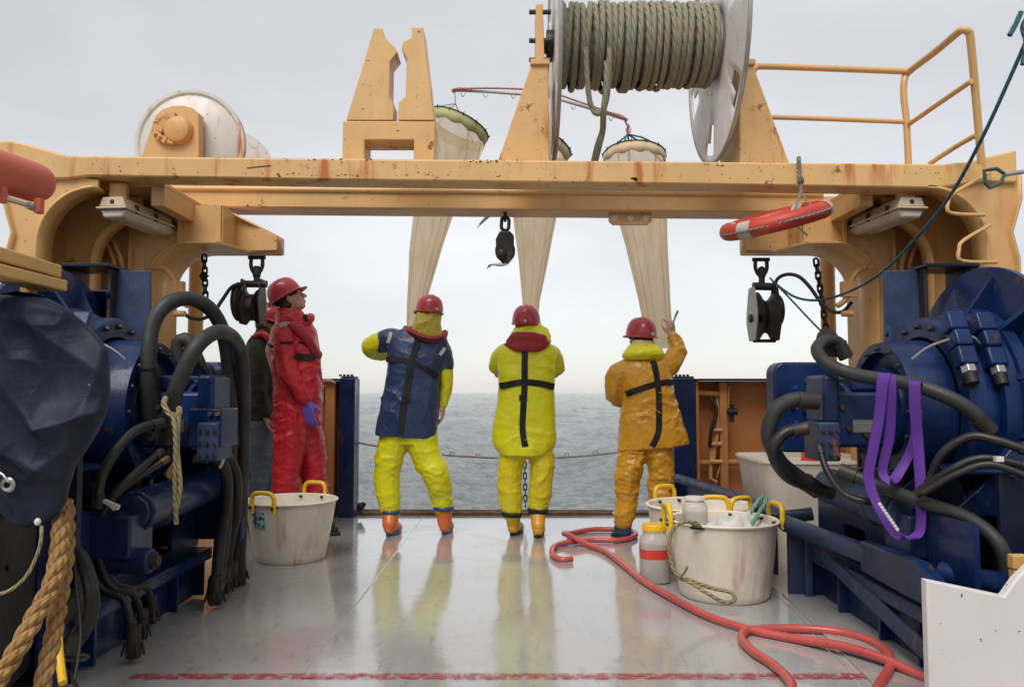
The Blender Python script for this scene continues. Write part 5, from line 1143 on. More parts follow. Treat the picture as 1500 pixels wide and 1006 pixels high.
    for y in (3.02, 3.3, 3.65, 4.10, 4.44): m.bb(s*(xp-.03), s*(xp+.03), y-.01, y+.01, .012, .235)
    m.build('sole_plate', BLU, t, bevel=.003)
    m = MB(); m.prism([(3.4, .60), (4.5, .60), (4.45, .74), (4.2, .82), (3.5, .74)], 0, s*(xp+.26), s*(xp+.30)); m.bb(s*1.95, s*3.1, 4.5, 4.54, 0, 1.0); m.bb(s*(xp+.2), s*2.4, 3.1, 3.13, .1, .8); m.bb(s*(xp+.1), s*3.2, 3.0, 4.5, .26, .29); m.build('frame', DBLU, t, bevel=.006)
    for y in (3.25, 3.75, 4.3):
        m = MB(); m.prism([(s*(xp+.06), .30), (s*(xp+.06), .60), (s*(xp+.20), .72), (s*(xp+.20), .30)], 1, y, y+.02); m.build('gusset', DBLU, t, bevel=.003)
    m = MB(); m.prism([(X(1.85), .60), (X(1.95), .60), (X(2.6), .60), (X(2.6), 1.0), (X(2.1), .90)], 1, 3.35, 3.40); m.bb(X(1.88), X(2.5), 3.3, 3.62, .78, .80); m.build('gearbox_foot', BLU, t, bevel=.006)
    return t
wl_t = winch(-1, 'left blue deck winch crowded with black hoses next to the tarpaulin')
wr_t = winch(1, 'right blue deck winch with a purple sling hanging on its thick hose')
def hose(par, pts, r, mt=RUB, name='hose', n=12, sm=7):
    m = MB(); m.tube([P(*p) for p in pts], r, n, smooth=sm); h = m.build(name, mt, par)
    if r > .014:
        for a, b in ((pts[0], pts[1]), (pts[-1], pts[-2])):
            A, B_ = P(*a), P(*b); d = (B_-A).normalized(); f = MB(); f.tube([A-d*r*.5, A+d*r*1.6, A+d*r*1.7], r*1.16, 12); f.tube([A+d*r*1.7, A+d*r*2.1], r*1.24, 12); f.build('ferrule', IRON, h)
    return h
def ragged(par, p, r, h=.09):
    """taped hose end where it meets the deck"""
    m = MB(); pts = [P(*p)+Vector((0, 0, h*k)) for k in (1.3, .9, .5, .2, -.02)]; m.tube(pts, [r*1.0, r*1.08, r*1.12, r*1.2, r*1.0], 10, smooth=2)
    for k in range(7): a = k*.9; c = P(*p)+Vector((math.cos(a)*r*1.2, math.sin(a)*r*1.2, .03)); m.tube([c+Vector((0, 0, .03)), c+Vector((math.cos(a)*.012, math.sin(a)*.012, -.02))], .005, 5)
    return m.build('hose_wrapping', IRON, par)
W_ = wl_t
h1 = hose(W_, [(221, 640, 3.80), (218, 590, 3.75), (217, 540, 3.72), (222, 480, 3.75), (243, 447, 3.8), (276, 437, 3.9), (307, 452, 4.0), (326, 485, 4.1), (335, 540, 4.2), (338, 620, 4.3), (334, 720, 4.35), (326, 800, 4.35), (314, 872, 4.25)], .037, RUBG)
m = MB(); m.tube([P(220, 575, 3.76), P(217, 536, 3.72)], .043, 14); m.tube([P(223, 640, 3.8), P(220, 572, 3.76)], .049, 14); m.build('hose_sleeve', RUB, h1)
hose(W_, [(243, 640, 3.7), (252, 590, 3.62), (266, 550, 3.6), (290, 505, 3.62), (320, 486, 3.75), (343, 497, 3.95), (354, 530, 4.15), (357, 620, 4.4), (354, 720, 4.5), (349, 860, 4.72)], .036, RUBG)
hose(W_, [(262, 512, 4.2), (284, 510, 4.2), (300, 540, 4.2), (330, 590, 4.3), (347, 640, 4.4), (350, 690, 4.5), (342, 760, 4.6), (330, 862, 4.6)], .021)
m = MB(); m.tube([P(262, 530, 4.2), P(262, 503, 4.2), P(275, 498, 4.2), P(284, 512, 4.2)], .040, 12, smooth=3); m.build('hose_elbow', IRON, W_)
hose(W_, [(285, 668, 4.0), (312, 670, 4.05), (330, 690, 4.1), (332, 730, 4.2), (322, 790, 4.3), (316, 870, 4.22)], .030)
hose(W_, [(280, 660, 4.1), (320, 660, 4.2), (344, 690, 4.3), (346, 750, 4.4), (336, 800, 4.45), (330, 856, 4.5)], .028)
hose(W_, [(300, 690, 4.3), (340, 700, 4.5), (352, 760, 4.55), (345, 810, 4.6), (341, 852, 4.65)], .024)
for q, r in (((315, 884, 4.2), .034), ((328, 868, 4.4), .030), ((340, 858, 4.6), .028), ((350, 850, 4.72), .036)): ragged(W_, q, r, .11)
hose(W_, [(235, 620, 3.6), (200, 630, 3.5), (170, 660, 3.4), (148, 700, 3.35), (143, 740, 3.35)], .022)
hose(W_, [(235, 662, 3.6), (190, 700, 3.45), (160, 735, 3.4), (140, 780, 3.4), (132, 830, 3.4), (150, 862, 3.4), (182, 880, 3.4), (195, 935, 3.38)], .017)
hose(W_, [(245, 672, 3.6), (200, 700, 3.5), (166, 730, 3.42), (148, 770, 3.4), (146, 820, 3.4), (165, 860, 3.42), (195, 870, 3.5), (208, 910, 3.62)], .016)
hose(W_, [(186, 770, 3.42), (165, 790, 3.4), (155, 820, 3.42), (165, 852, 3.5), (195, 862, 3.6), (215, 860, 3.7), (221, 900, 3.85)], .017)
for q, r in (((195, 962, 3.37), .028), ((208, 935, 3.62), .022), ((221, 912, 3.85), .024)): ragged(W_, q, r, .10)
m = MB(); m.tube([P(148, 733, 3.36), P(160, 737, 3.34), P(168, 744, 3.38)], .012, 8, smooth=3); m.box(P(168, 741, 3.34), (.035, .02, .02), (0, .4, 0)); m.build('cable_tie', PLAW, W_)
m = MB(); m.tube([P(318, 661, 3.95), P(327, 670, 3.95), P(322, 684, 3.98)], .008, 8, smooth=3); m.build('cable_tie', PLAW, W_)
hose(W_, [(90, 790, 3.0), (120, 820, 2.95), (134, 870, 2.9), (130, 910, 2.9), (105, 945, 2.9)], .026)
hose(W_, [(60, 760, 3.2), (100, 790, 3.2), (115, 860, 3.1), (110, 930, 3.1)], .02)
m = MB(); m.bb(P(280, 600, 3.75).x, P(328, 600, 3.75).x, 3.72, 3.95, P(300, 655, 3.75).z, P(300, 598, 3.75).z); ms = m.build('solenoid_block', BLU, W_, bevel=.008)
m = MB()
for x in (308, 319):
    for y in (606, 620, 634): c = P(x, y, 3.72); m.cyl(c, c-Vector((0, .018, 0)), .011, 8)
m.build('bolt', BLUF, ms)
m = MB(); m.bb(P(268, 640, 3.9).x, P(312, 640, 3.9).x, 3.9, 4.1, P(270, 600, 3.9).z, P(270, 556, 3.9).z); m.bb(P(236, 600, 4.3).x, P(340, 600, 4.3).x, 4.5, 4.54, .3, P(280, 530, 4.5).z); m.build('valve_block', BLU, W_, bevel=.01)
# twine hanging on the hose
m = MB(); m.tube([P(243, 582, 3.55), P(240, 592, 3.53), P(250, 608, 3.53), P(262, 605, 3.53), P(262, 596, 3.54)], .012, 8, smooth=5, uvp=.035); m.tube([P(252, 604, 3.52), P(257, 640, 3.50), P(256, 700, 3.48), P(258, 768, 3.45)], .0105, 8, smooth=5, uvp=.035); m.tube([P(262, 604, 3.53), P(260, 660, 3.51), P(264, 710, 3.47), P(259, 745, 3.46)], .010, 8, smooth=5, uvp=.035)
tag(m.build('knotted_twine', RTWN, None), 'knotted tan twine hanging from the hose joint of the left winch', 'twine')
# right winch hoses
W_ = wr_t
hose(W_, [(1238, 520, 3.95), (1228, 502, 3.95), (1210, 499, 3.92), (1197, 512, 3.85), (1212, 532, 3.75), (1250, 548, 3.65), (1320, 560, 3.5), (1370, 574, 3.4), (1415, 596, 3.35), (1448, 628, 3.35)], .031, RUBG)
m = MB(); m.tube([P(1214, 520, 4.0), P(1216, 500, 3.98), P(1208, 494, 3.95)], .048, 12, smooth=3); m.build('hose_elbow', IRON, W_)
hose(W_, [(1192, 587, 3.72), (1160, 586, 3.72), (1134, 605, 3.72), (1126, 640, 3.74), (1142, 675, 3.78), (1165, 695, 3.85), (1195, 716, 3.9)], .036, RUBG)
hose(W_, [(1178, 628, 3.66), (1150, 634, 3.66), (1132, 660, 3.68), (1150, 695, 3.75), (1185, 712, 3.85), (1215, 722, 3.9)], .027)
hose(W_, [(1200, 655, 3.7), (1212, 690, 3.65), (1235, 722, 3.6), (1270, 735, 3.55), (1290, 732, 3.6)], .015)
hose(W_, [(1235, 690, 3.6), (1290, 712, 3.5), (1350, 735, 3.35), (1420, 760, 3.2), (1465, 800, 3.1), (1478, 860, 3.1)], .029, RUBG)
hose(W_, [(1362, 706, 3.3), (1380, 665, 3.25), (1420, 640, 3.2), (1460, 645, 3.15), (1510, 662, 3.1)], .018)
hose(W_, [(1345, 722, 3.3), (1390, 690, 3.2), (1440, 671, 3.15), (1510, 684, 3.1)], .017)
hose(W_, [(1352, 722, 3.22), (1400, 695, 3.15), (1450, 680, 3.1), (1510, 700, 3.05)], .014)
m = MB(); m.box(P(1463, 672, 3.1), (.03, .02, .02)); m.build('cable_tie', PLAW, W_)
m = MB(); m.box(P(1282, 729, 3.5), (.03, .02, .012), (0, .4, 0)); m.build('cable_tie', surf('cyan_plastic', (.02, .30, .50), .4), W_)
# purple lifting sling: a flat webbing loop over the thick hose
def band(pts, w, name, mt, par, wd=Vector((1, 0, 0)), tw=None, tp=0):
    fr = catmull([P(*p) for p in pts], 8); L = []
    for i, p in enumerate(fr):
        q = i/(len(fr)-1); d = (fr[min(i+1, len(fr)-1)]-fr[max(i-1, 0)]).normalized(); a = (tw[0]+(tw[1]-tw[0])*q) if tw else 0
        x = Vector((math.cos(a), math.sin(a), 0)); x = (x-d*x.dot(d)).normalized(); nn = d.cross(x).normalized()
        ww = w*(1-.12*abs(math.sin(q*9)))*(1-tp*math.sin(math.pi*min(1, max(0, q*1.0)))); L.append([p-x*ww/2, p-x*ww*.2+nn*.004, p+x*ww*.2+nn*.004, p+x*ww/2, p+x*ww/2+nn*.007, p-x*ww/2+nn*.007])
    m = MB(); m.loft(L); return m.build(name, mt, par, ang=50)
t = thing('lifting_sling', 'purple webbing lifting sling looped over the thick hose of the right winch', 'sling', P(1310, 780, 3.4))
band([(1296, 556, 3.48), (1295, 549, 3.40), (1292, 560, 3.36), (1287, 610, 3.36), (1278, 660, 3.36), (1272, 700, 3.36), (1285, 740, 3.33), (1310, 780, 3.3), (1330, 786, 3.3), (1348, 776, 3.32), (1349, 720, 3.34), (1345, 650, 3.36), (1341, 600, 3.34), (1340, 562, 3.33), (1341, 558, 3.37), (1342, 566, 3.46)], .060, 'strap', SLING, t, tw=(.1, -.3), tp=.35)
band([(1302, 556, 3.48), (1304, 552, 3.41), (1306, 575, 3.38), (1302, 640, 3.40), (1292, 690, 3.40), (1305, 705, 3.38), (1318, 690, 3.42), (1338, 650, 3.44), (1344, 600, 3.44)], .042, 'strap', SLING, t, tw=(.5, -.5))
m = MB()
for k in range(9): x, y = 1283+k*3.2, 738+k*4.6; m.box(P(x+6, y, 3.27), (.012, .003, .012), (0, .9, 0))
m.build('stitched_lettering', PLAW, t)
# blue rail with posts, from the stern past the tubs to the right winch
t = thing('side_guard_rail', 'long blue tubular guard rail running from the stern column past the white tubs', 'guard rail', (1.55, 5.5, 0))
m = MB(); m.tube([P(993, 700, 7.1), P(1060, 722, 6.0), P(1150, 757, 4.75), P(1190, 752, 4.72)], .040, 14); m.build('upper_rail', BLUF, t)
m = MB(); m.tube([P(1150, 766, 4.50), P(1200, 785, 4.2), P(1262, 808, 3.75), P(1275, 812, 3.7)], .046, 14); m.build('lower_rail', BLUF, t)
m = MB(); m.prism([(P(990, 700, 7.0).x, .0), (P(990, 700, 7.0).x, .38), (P(990, 700, 7.0).x+.05, .38), (P(990, 700, 7.0).x+.05, 0)], 1, 5.0, 7.1) if 0 else m.prism([(7.1, .05), (7.1, .36), (4.75, .40), (4.75, .05)], 0, 1.545, 1.565); m.build('side_plate', BLUF, t)
m = MB(); m.bb(1.53, 1.63, 4.46, 4.50, .0, .40); m.bb(1.60, 1.64, 4.40, 4.50, .0, .40); m.build('post', BLUF, t, bevel=.006)
m = MB(); m.prism([(3.72, .30), (3.72, .44), (3.2, .45), (2.98, .36), (2.90, .29), (3.3, .29)], 0, 1.60, 1.66); m.build('bumper_plate', BLU, t, bevel=.012)
m = MB(); m.tube([P(1380, 838, 3.25), P(1440, 850, 3.12), P(1492, 860, 3.0), P(1510, 852, 2.95)], .045, 14); m.build('lower_rail', BLU, t)
m = MB(); m.prism([(4.4, .33), (4.42, .27), (3.1, .05), (3.08, .12)], 0, 1.615, 1.635); m.build('diagonal_bar', BLUF, t, bevel=.004)
# white painted plate in the right foreground
t = thing('white_locker', 'chipped white painted steel locker corner at the lower right', 'locker', P(1440, 1006, 2.9))
z0 = 0; a, b, c = P(1357, 849, 2.80), P(1478, 873, 2.80), P(1530, 835, 2.80)
m = MB(); m.prism([(a.x+.03, .0), (a.x, .10), (a.x, a.z), (b.x-.015, b.z), (b.x+.03, b.z+.06), (c.x, c.z+.06), (c.x+.5, c.z+.1), (c.x+.5, 0)], 1, 2.80, 2.84); m.build('front_plate', WALL, t, bevel=.006)
m = MB(); m.bb(a.x+.14, a.x+.16, 2.84, 2.96, 0, a.z-.06); m.build('side_plate', WALL, t, bevel=.004)
m = MB(); m.box(P(1492, 822, 2.95), (.06, .04, .05)); m.box(P(1492, 842, 2.95), (.05, .04, .04)); m.build('timber_block', WOOD, t, bevel=.004)
# ---------------------------------------------------------------- left foreground
t = thing('tarpaulin', 'creased dark blue tarpaulin draped over the drum at the left edge', 'tarpaulin', (-1.8, 2.8, .6))
prof = [(425, 25), (429, 48), (441, 78), (456, 106), (470, 126), (490, 143), (511, 156), (540, 160), (575, 161), (605, 158), (628, 147), (645, 137), (665, 124), (682, 112), (705, 105), (735, 98), (757, 84), (768, 62), (774, 45)]
Yt = 2.55; L = []; n = 150
creases = [((0, 432), (125, 468), .020, 30), ((-40, 480), (78, 628), .10, 30), ((78, 628), (170, 600), .060, 22), ((15, 650), (112, 706), .055, 24), ((-10, 560), (48, 758), .055, 26), ((40, 470), (150, 545), .035, 20), ((160, 512), (118, 640), .03, 16), ((60, 700), (120, 650), .03, 14)]
def crease(px, py):
    d = 0
    for (ax, ay), (bx, by), h, w in creases:
        ux, uy = bx-ax, by-ay; t_ = max(0, min(1, ((px-ax)*ux+(py-ay)*uy)/(ux*ux+uy*uy))); dd = math.hypot(px-ax-ux*t_, py-ay-uy*t_); d += h*math.exp(-dd/w)*(.5+.5*math.sin(math.pi*(.15+.7*t_)))
    return d
for j in range(110):
    q = j/109*(len(prof)-1); i = min(int(q), len(prof)-2); f = q-i; py = prof[i][0]*(1-f)+prof[i+1][0]*f; px = prof[i][1]*(1-f)+prof[i+1][1]*f
    c = P(px, py, Yt); ring = []; xl_ = -2.4
    for k in range(n):
        # most of the ring's points run along the face seen from the deck
        u_ = k/n
        if u_ < .72: w_ = u_/.72; x = xl_+(c.x-xl_)*w_; y = Yt-.05+.05*w_**6; face = 1
        elif u_ < .86: w_ = (u_-.72)/.14; x = c.x-.62*w_*.55; y = Yt+.62*w_; face = .25
        else: w_ = (u_-.86)/.14; x = c.x-.34+(xl_-c.x+.34)*w_; y = Yt+.62; face = 0
        top = max(0, 1-j/14); y += top**2*.30 if face == 1 else 0
        z = c.z+(0 if j < 60 else -(j-60)/49*.10*max(0, 1-abs(x-c.x)/.5)*0)
        if j > 55: z += (j-55)/54*.30*max(0, min(1, (c.x-x)/.42))*(1 if face == 1 else 0)
        px_ = 750+x/max(y, .1)*FOC; py_ = 574-(z-CZ)/y*FOC
        n3 = noise.noise(Vector((x*6-z*2.5, z*1.1, 3.)))*.028+noise.noise(Vector((x*13-z*6, z*3+x*2, 7.)))*.010+noise.noise(Vector((x*30, z*24, 5.)))*.0015
        y -= (crease(px_, py_)*.8+n3*.35)*face*(1 if face == 1 else .3)
        x += (n3*.7)*(1 if u_ > .6 else 0)
        ring.append(Vector((x, y, z)))
    L.append(ring)
m = MB(); m.loft(L, cap=False); m.add(list(L[0]), [tuple(range(n))]); o = m.build('sheet', TARP, t, ang=180); q = o.modifiers.new('s', 'SUBSURF'); q.levels = q.render_levels = 1
m = MB(); m.lathe([(.010, -.004), (.018, -.006), (.024, 0)], P(11, 710, 2.47), YAX, 16); m.tube([P(13, 706, 2.44), P(4, 695, 2.44), P(-8, 688, 2.44)], .004, 6); m.build('eyelet', STL, t)
m = MB(); m.ell(P(55, 764, 2.50), (.010, .010, .012), n=8); m.build('toggle', PLAW, t)
m = MB(); m.tube([P(61, 770, 2.5), P(58, 800, 2.48), P(42, 838, 2.46), (P(18, 862, 2.44)), P(-10, 872, 2.42)], .0055, 6, smooth=6, uvp=.03); m.build('toggle_cord', RTWN, t)
t = thing('net_drum', 'dark drum wound with black netting under the tarpaulin, at the lower left edge', 'drum', (-1.9, 2.9, 0))
m = MB(); m.lathe([(.01, 0), (.42, 0), (.44, .02), (.44, .05), (.01, .06)], (-1.78, 2.85, .50), Matrix(((0, 0, -1), (0, 1, 0), (1, 0, 0))), 48); m.build('drum_flange', RUBG, t)
m = MB(); m.lathe([(.30, 0), (.33, .1), (.31, .2), (.34, .35), (.3, .7)], (-1.83, 2.85, .50), Matrix(((0, 0, -1), (0, 1, 0), (1, 0, 0))), 36); m.build('netting', BLK, t)
m = MB(); m.bb(-2.6, -1.70, 3.14, 3.18, 0, .95); m.bb(-2.6, -1.75, 2.75, 2.78, .01, .25); m.build('support_plate', DBLU, t)
# three-strand manila ropes, strands modelled
def laid(pts, R, name, mt, pitch=.16, strands=3):
    fr = catmull([P(*p) for p in pts], 22); T = []; m = MB()
    for i in range(len(fr)): T.append((fr[min(i+1, len(fr)-1)]-fr[max(i-1, 0)]).normalized())
    u = T[0].orthogonal().normalized(); U = []; Ls = [0]
    for i in range(len(fr)):
        u = (u-T[i]*u.dot(T[i])).normalized(); U.append(u.copy())
        if i: Ls.append(Ls[-1]+(fr[i]-fr[i-1]).length)
    for s in range(strands):
        q = []
        for i, p in enumerate(fr):
            a = 2*math.pi*(Ls[i]/pitch+s/strands); q.append(p+(U[i]*math.cos(a)+T[i].cross(U[i])*math.sin(a))*R*.52)
        m.tube(q, R*.56, 8, uvp=.03)
    return m.build(name, mt, None)
m = laid([(90, 735, 2.62), (88, 790, 2.55), (78, 850, 2.48), (50, 905, 2.42), (20, 960, 2.36), (-15, 1010, 2.32)], .027, 'manila_rope', RTAN); tag(m, 'thick tan manila rope slanting down to the lower left corner', 'rope')
m = laid([(97, 735, 2.66), (97, 800, 2.60), (90, 860, 2.55), (78, 930, 2.48), (60, 1010, 2.42), (50, 1060, 2.38)], .025, 'manila_rope', RTAN); tag(m, 'thick tan manila rope hanging almost straight down, the right of the pair', 'rope')
m = MB(); m.tube([P(84, 895, 2.75), P(86, 950, 2.7), P(92, 1000, 2.62)], .014, 10, smooth=4); m.build('yellow_strap', LID, None); tag(C.objects['yellow_strap'], 'short yellow strap low down behind the manila ropes', 'strap')
t = thing('loose_cables', 'thin dark cables in a tangle on the deck beside the manila ropes', 'cable', P(100, 960, 2.9))
for pts, r in (([(70, 962, 2.8), (95, 958, 2.78), (128, 960, 2.76), (120, 966, 2.76), (85, 966, 2.78)], .006), ([(105, 780, 2.85), (112, 860, 2.8), (118, 930, 2.75), (108, 1000, 2.65)], .004), ([(60, 900, 2.9), (95, 905, 2.9), (110, 880, 2.92), (105, 870, 2.95)], .024), ([(80, 975, 2.8), (100, 985, 2.72), (112, 1006, 2.6)], .008)):
    m = MB(); m.tube([P(*q) for q in pts], r, 8, smooth=6); m.build('cable', RUB, t)
# red tank and timber rail top left
t = thing('red_tank', 'faded red cylindrical tank poking in at the upper left edge', 'tank', P(20, 300, 2.6))
a, b = P(-90, 222, 2.35), P(62, 271, 2.75); d = (b-a); M = d.to_track_quat('Z', 'Y').to_matrix(); R_ = .068
m = MB(); m.lathe([(R_, 0), (R_, d.length-.045), (R_*.96, d.length-.02), (R_*.82, d.length), (R_*.5, d.length+.012), (.001, d.length+.016)], a, M, 36); m.build('shell', TANKR, t, ang=60)
m = MB(); m.tube([P(0, 289, 2.55), P(48, 303, 2.62)], .007, 8); m.cyl(P(40, 301, 2.60), P(54, 305, 2.63), .013, 8); m.build('rod', STL, t)
m = MB(); m.box(P(57, 302, 2.63), (.022, .03, .05)); m.box(P(3, 284, 2.55), (.02, .03, .06)); m.build('bracket', TANKR, t, bevel=.004)
t = thing('timber_rail', 'yellow painted timber rail with chipped ends at the left edge', 'rail', P(20, 420, 2.6))
a, b = P(-60, 360, 2.3), P(72, 398, 2.75)
def beam(a, b, w, h):
    d = (b-a).normalized(); sd = d.cross(Vector((0, 0, 1))).normalized(); up = Vector((0, 0, 1)); m = MB(); v = [p+sd*x*w/2+up*z*h/2 for p in (a, b) for x, z in ((-1, -1), (1, -1), (1, 1), (-1, 1))]
    return m.add(v, [(0, 1, 2, 3), (7, 6, 5, 4), (0, 4, 5, 1), (1, 5, 6, 2), (2, 6, 7, 3), (3, 7, 4, 0)])
beam(a, b, .09, .045).build('plank', WOOD, t, bevel=.006); beam(a+Vector((0, 0, -.052)), b+Vector((.0, .03, -.046)), .10, .04).build('plank', WOOD, t, bevel=.006)
m = MB(); c = P(42, 425, 2.72); m.bb(c.x-.02, c.x+.02, c.y-.02, c.y+.02, c.z-.1, c.z+.04); m.bb(c.x-.16, c.x-.12, c.y-.02, c.y+.02, c.z-.1, c.z+.04); m.build('post', WOOD, t, bevel=.004)
# ---------------------------------------------------------------- tubs, jars, hose
def tub(label, cx, cy, r0, r1, h, handles, group='white tubs with yellow handles'):
    t = thing('white_tub', label, 'tub', (cx, cy, 0), group); m = MB()
    pr = [(.001, .012), (r0*.86, .010), (r0*.92, .0), (r0*.97, .012), (r0*1.0, .045), (r0+(r1-r0)*.55, h*.55), (r1*.975, h*.86), (r1*.985, h*.90), (r1, h*.975), (r1*1.045, h*.985), (r1*1.05, h), (r1*1.02, h+.006), (r1*.975, h), (r1*.955, h*.90), (r0+(r1-r0)*.5-.01, h*.5), (r0*.95, .03), (.001, .025)]
    m.lathe(pr, (cx, cy, 0), None, 64); b = m.build('body', PLA, t, ang=50)
    for a in handles:
        a = math.radians(a); c = Vector((cx+math.cos(a)*r1, cy+math.sin(a)*r1, h)); tg = Vector((-math.sin(a), math.cos(a), 0)); ou = Vector((math.cos(a), math.sin(a), 0))*.02
        hd = MB(); hd.tube([c-tg*.082-Vector((0, 0, .05))+ou, c-tg*.082+Vector((0, 0, .03))+ou, c-tg*.072+Vector((0, 0, .062))+ou*1.1, c-tg*.045+Vector((0, 0, .078))+ou*1.2, c+tg*.045+Vector((0, 0, .078))+ou*1.2, c+tg*.072+Vector((0, 0, .062))+ou*1.1, c+tg*.082+Vector((0, 0, .03))+ou, c+tg*.082-Vector((0, 0, .05))+ou], .0145, 12, smooth=4)
        q = hd.build('handle', LID, t)
        k = MB()
        for sg in (-1, 1): k.tube([c+tg*.082*sg-ou*2+Vector((0, 0, -.015)), c+tg*.082*sg+ou*2.2+Vector((0, 0, -.015))], .009, 8)
        k.build('toggle', IRON, q)
    return t
tl = tub('white tub with a teal sticker standing alone beside the person in red', -1.495, 5.45, .235, .298, .395, [75, 252])
# teal label on the front, curved with the wall
m = MB(); vs = []; h = .395; na = 10
for z in (.245, .345):
    for k in range(na+1):
        a = math.radians(-131+21*k/na); r = .235+(.298-.235)*z/h*1.0+.006; vs.append((-1.495+r*math.cos(a), 5.45+r*math.sin(a), z))
m.add(vs, [(k, k+1, na+2+k, na+1+k) for k in range(na)])
def stick():
    m_, t_, b_ = newmat('teal_sticker_print'); v = N(t_, 'ShaderNodeTexCoord').outputs['Object']; n = tnoise(t_, v, 38, 2, .5)
    t_.links.new(mixc(t_, ramp(t_, [(.50, 0), (.52, 1)], n), (.01, .16, .22), (.45, .55, .55)), b_.inputs['Base Color']); b_.inputs['Roughness'].default_value = .4; return m_
m.build('sticker', stick(), tl)
tub('large white tub in front on the right, filled with net cloth', 1.175, 4.49, .248, .292, .415, [182, 84, 8])
tub('white tub standing behind the front right tub, jar at its rim', 1.20, 5.14, .27, .33, .405, [118, 300])
tub_c = (1.205, 4.42)
# cloth and weights inside the front right tub
B = Blob(); B.ell((1.175, 4.49, .345), (.235, .235, .035)); B.ell((1.25, 4.50, .38), (.11, .13, .035)); B.ell((1.15, 4.36, .375), (.09, .09, .03)); me = remesh(B, .012, 2, folder(.05, 6, 6, 3))
tag(put(me, 'net_cloth', surf('wet_white_cloth', (.60, .58, .53), .6), None, Vector((1.14, 4.49, .30))), 'wet whitish net cloth bundled inside the front right tub', 'cloth')
m = MB(); c = P(1019, 772, 4.25); m.add([c+Vector((-.03, 0, -.01)), c+Vector((.05, -.005, -.015)), c+Vector((0.0, .03, .03)), c+Vector((.01, -.015, .028))], [(0, 1, 3), (0, 3, 2), (1, 2, 3), (0, 2, 1)]); m.cyl(c+Vector((-.03, -.01, 0)), c+Vector((.05, .0, .005)), .007, 8); tag(m.build('black_fitting', BLK, None), 'small pointed black fitting on the front rim of the front right tub', 'fitting')
m = MB(); m.tube([P(1090, 772, 4.45), P(1100, 750, 4.5), P(1112, 732, 4.55), P(1119, 728, 4.57), P(1122, 734, 4.55), P(1112, 750, 4.5), P(1098, 772, 4.44)], .0115, 8, smooth=5, uvp=.035); tag(m.build('green_rope_loop', RLG, None), 'light green rope loop sticking up out of the front right tub', 'rope')
m = MB()
m.tube([P(1025, 770, 4.18), P(1005, 764, 4.12), P(988, 772, 4.08), P(980, 795, 4.07), P(984, 825, 4.09), (P(995, 845, 4.08)), P(1010, 852, 4.07), P(1035, 868, 4.06), (P(1062, 882, 4.05)), P(1076, 878, 4.05), P(1070, 867, 4.08), P(1040, 860, 4.12), P(1005, 848, 4.10)], .0105, 8, smooth=7, uvp=.035)
m.tube([P(996, 846, 4.06), P(1003, 838, 4.04), P(1007, 830, 4.02)], .006, 6)
tag(m.build('knotted_rope', RTWN, None), 'knotted tan rope looped over the side of the front right tub on to the deck', 'rope')
def jar(label, cx, cy, z, r, h, lidm, band=None, lab=None):
    t = thing('sample_jar', label, 'jar', (cx, cy, z), 'plastic sample jars'); m = MB(); hs = h*.80
    sq = lambda rr, zz, e: [Vector((cx+rr*math.copysign(abs(math.cos(a))**e, math.cos(a)), cy+rr*math.copysign(abs(math.sin(a))**e, math.sin(a)), z+zz)) for a in [2*math.pi*k/48 for k in range(48)]]
    m.loft([sq(r*.9, 0, .8), sq(r, .012, .7), sq(r, hs*.85, .7), sq(r*.93, hs*.97, .8), sq(r*.76, hs*1.04, 1), sq(r*.76, h*.90, 1)]); b = m.build('body', JAR, t, ang=50)
    m = MB(); m.lathe([(.001, h), (r*.78, h), (r*.82, h-.006), (r*.82, h*.885), (r*.76, h*.88)], (cx, cy, z), None, 40)
    for k in range(30): a = 2*math.pi*k/30; m.box((cx+r*.82*math.cos(a), cy+r*.82*math.sin(a), z+h*.94), (.003, .004, h*.08), (0, 0, a))
    m.build('lid', lidm, t, ang=50)
    if band: m = MB(); m.loft([sq(r*1.008, band[0], .7), sq(r*1.008, band[1], .7)], cap=False); m.build('tape_band', REDP, t)
    m = MB(); m.loft([sq(r*.93, .014, .72), sq(r*.93, hs*.55, .72)]); m.build('sample_liquid', glassy('cloudy_water', (.62, .60, .55), .2, .35), b)
    return t
jar('large square clear jar with yellow lid and red tape band on the deck', P(963, 850, 4.72).x, 4.80, .003, .088, .335, LID, (.14, .195))
jar('round clear jar with a white lid standing inside the front right tub', 1.045, 4.60, .352, .068, .172, PLAW)
# big white container behind the rail and a red float
t = thing('square_fish_bin', 'off-white moulded fish bin behind the blue guard rail', 'bin', (2.15, 5.6, 0))
m = MB(); a = P(1123, 680, 5.3); b = P(1215, 800, 5.3)
R = []
for z, g in ((0, .80), (.25, .88), (.60, .98), (.66, 1.03), (a.z, 1.03)):
    cx, cy_, w, d_ = a.x+.42, 5.72, .42*g, .42*g
    R.append([Vector((cx+w*math.copysign(abs(math.cos(q))**.35, math.cos(q)), cy_+d_*math.copysign(abs(math.sin(q))**.35, math.sin(q)), z)) for q in [2*math.pi*k/48 for k in range(48)]])
m.loft(R); m.build('body', PLA, t, ang=50)
m = MB(); c = P(1186, 664, 5.6); m.lathe([(.001, 0), (.05, 0), (.06, .02), (.055, .09), (.03, .12), (.03, .14), (.001, .14)], c-Vector((0, 0, .09)), None, 24); tag(m.build('red_canister', REDP, None), 'small bright red canister on the off-white fish bin', 'canister')
m = MB(); m.bb(1.75, 2.1, 4.7, 4.76, .02, .06); m.bb(1.72, 2.05, 4.85, 4.91, .02, .06); tag(m.build('timber_offcut', WOOD, None, bevel=.004), 'weathered timber offcuts on the deck under the guard rail', 'timber')
m = MB(); gp = lambda x, y, dz=.021: P(x, y, (CZ-dz)*FOC/(y-574)*1.0)
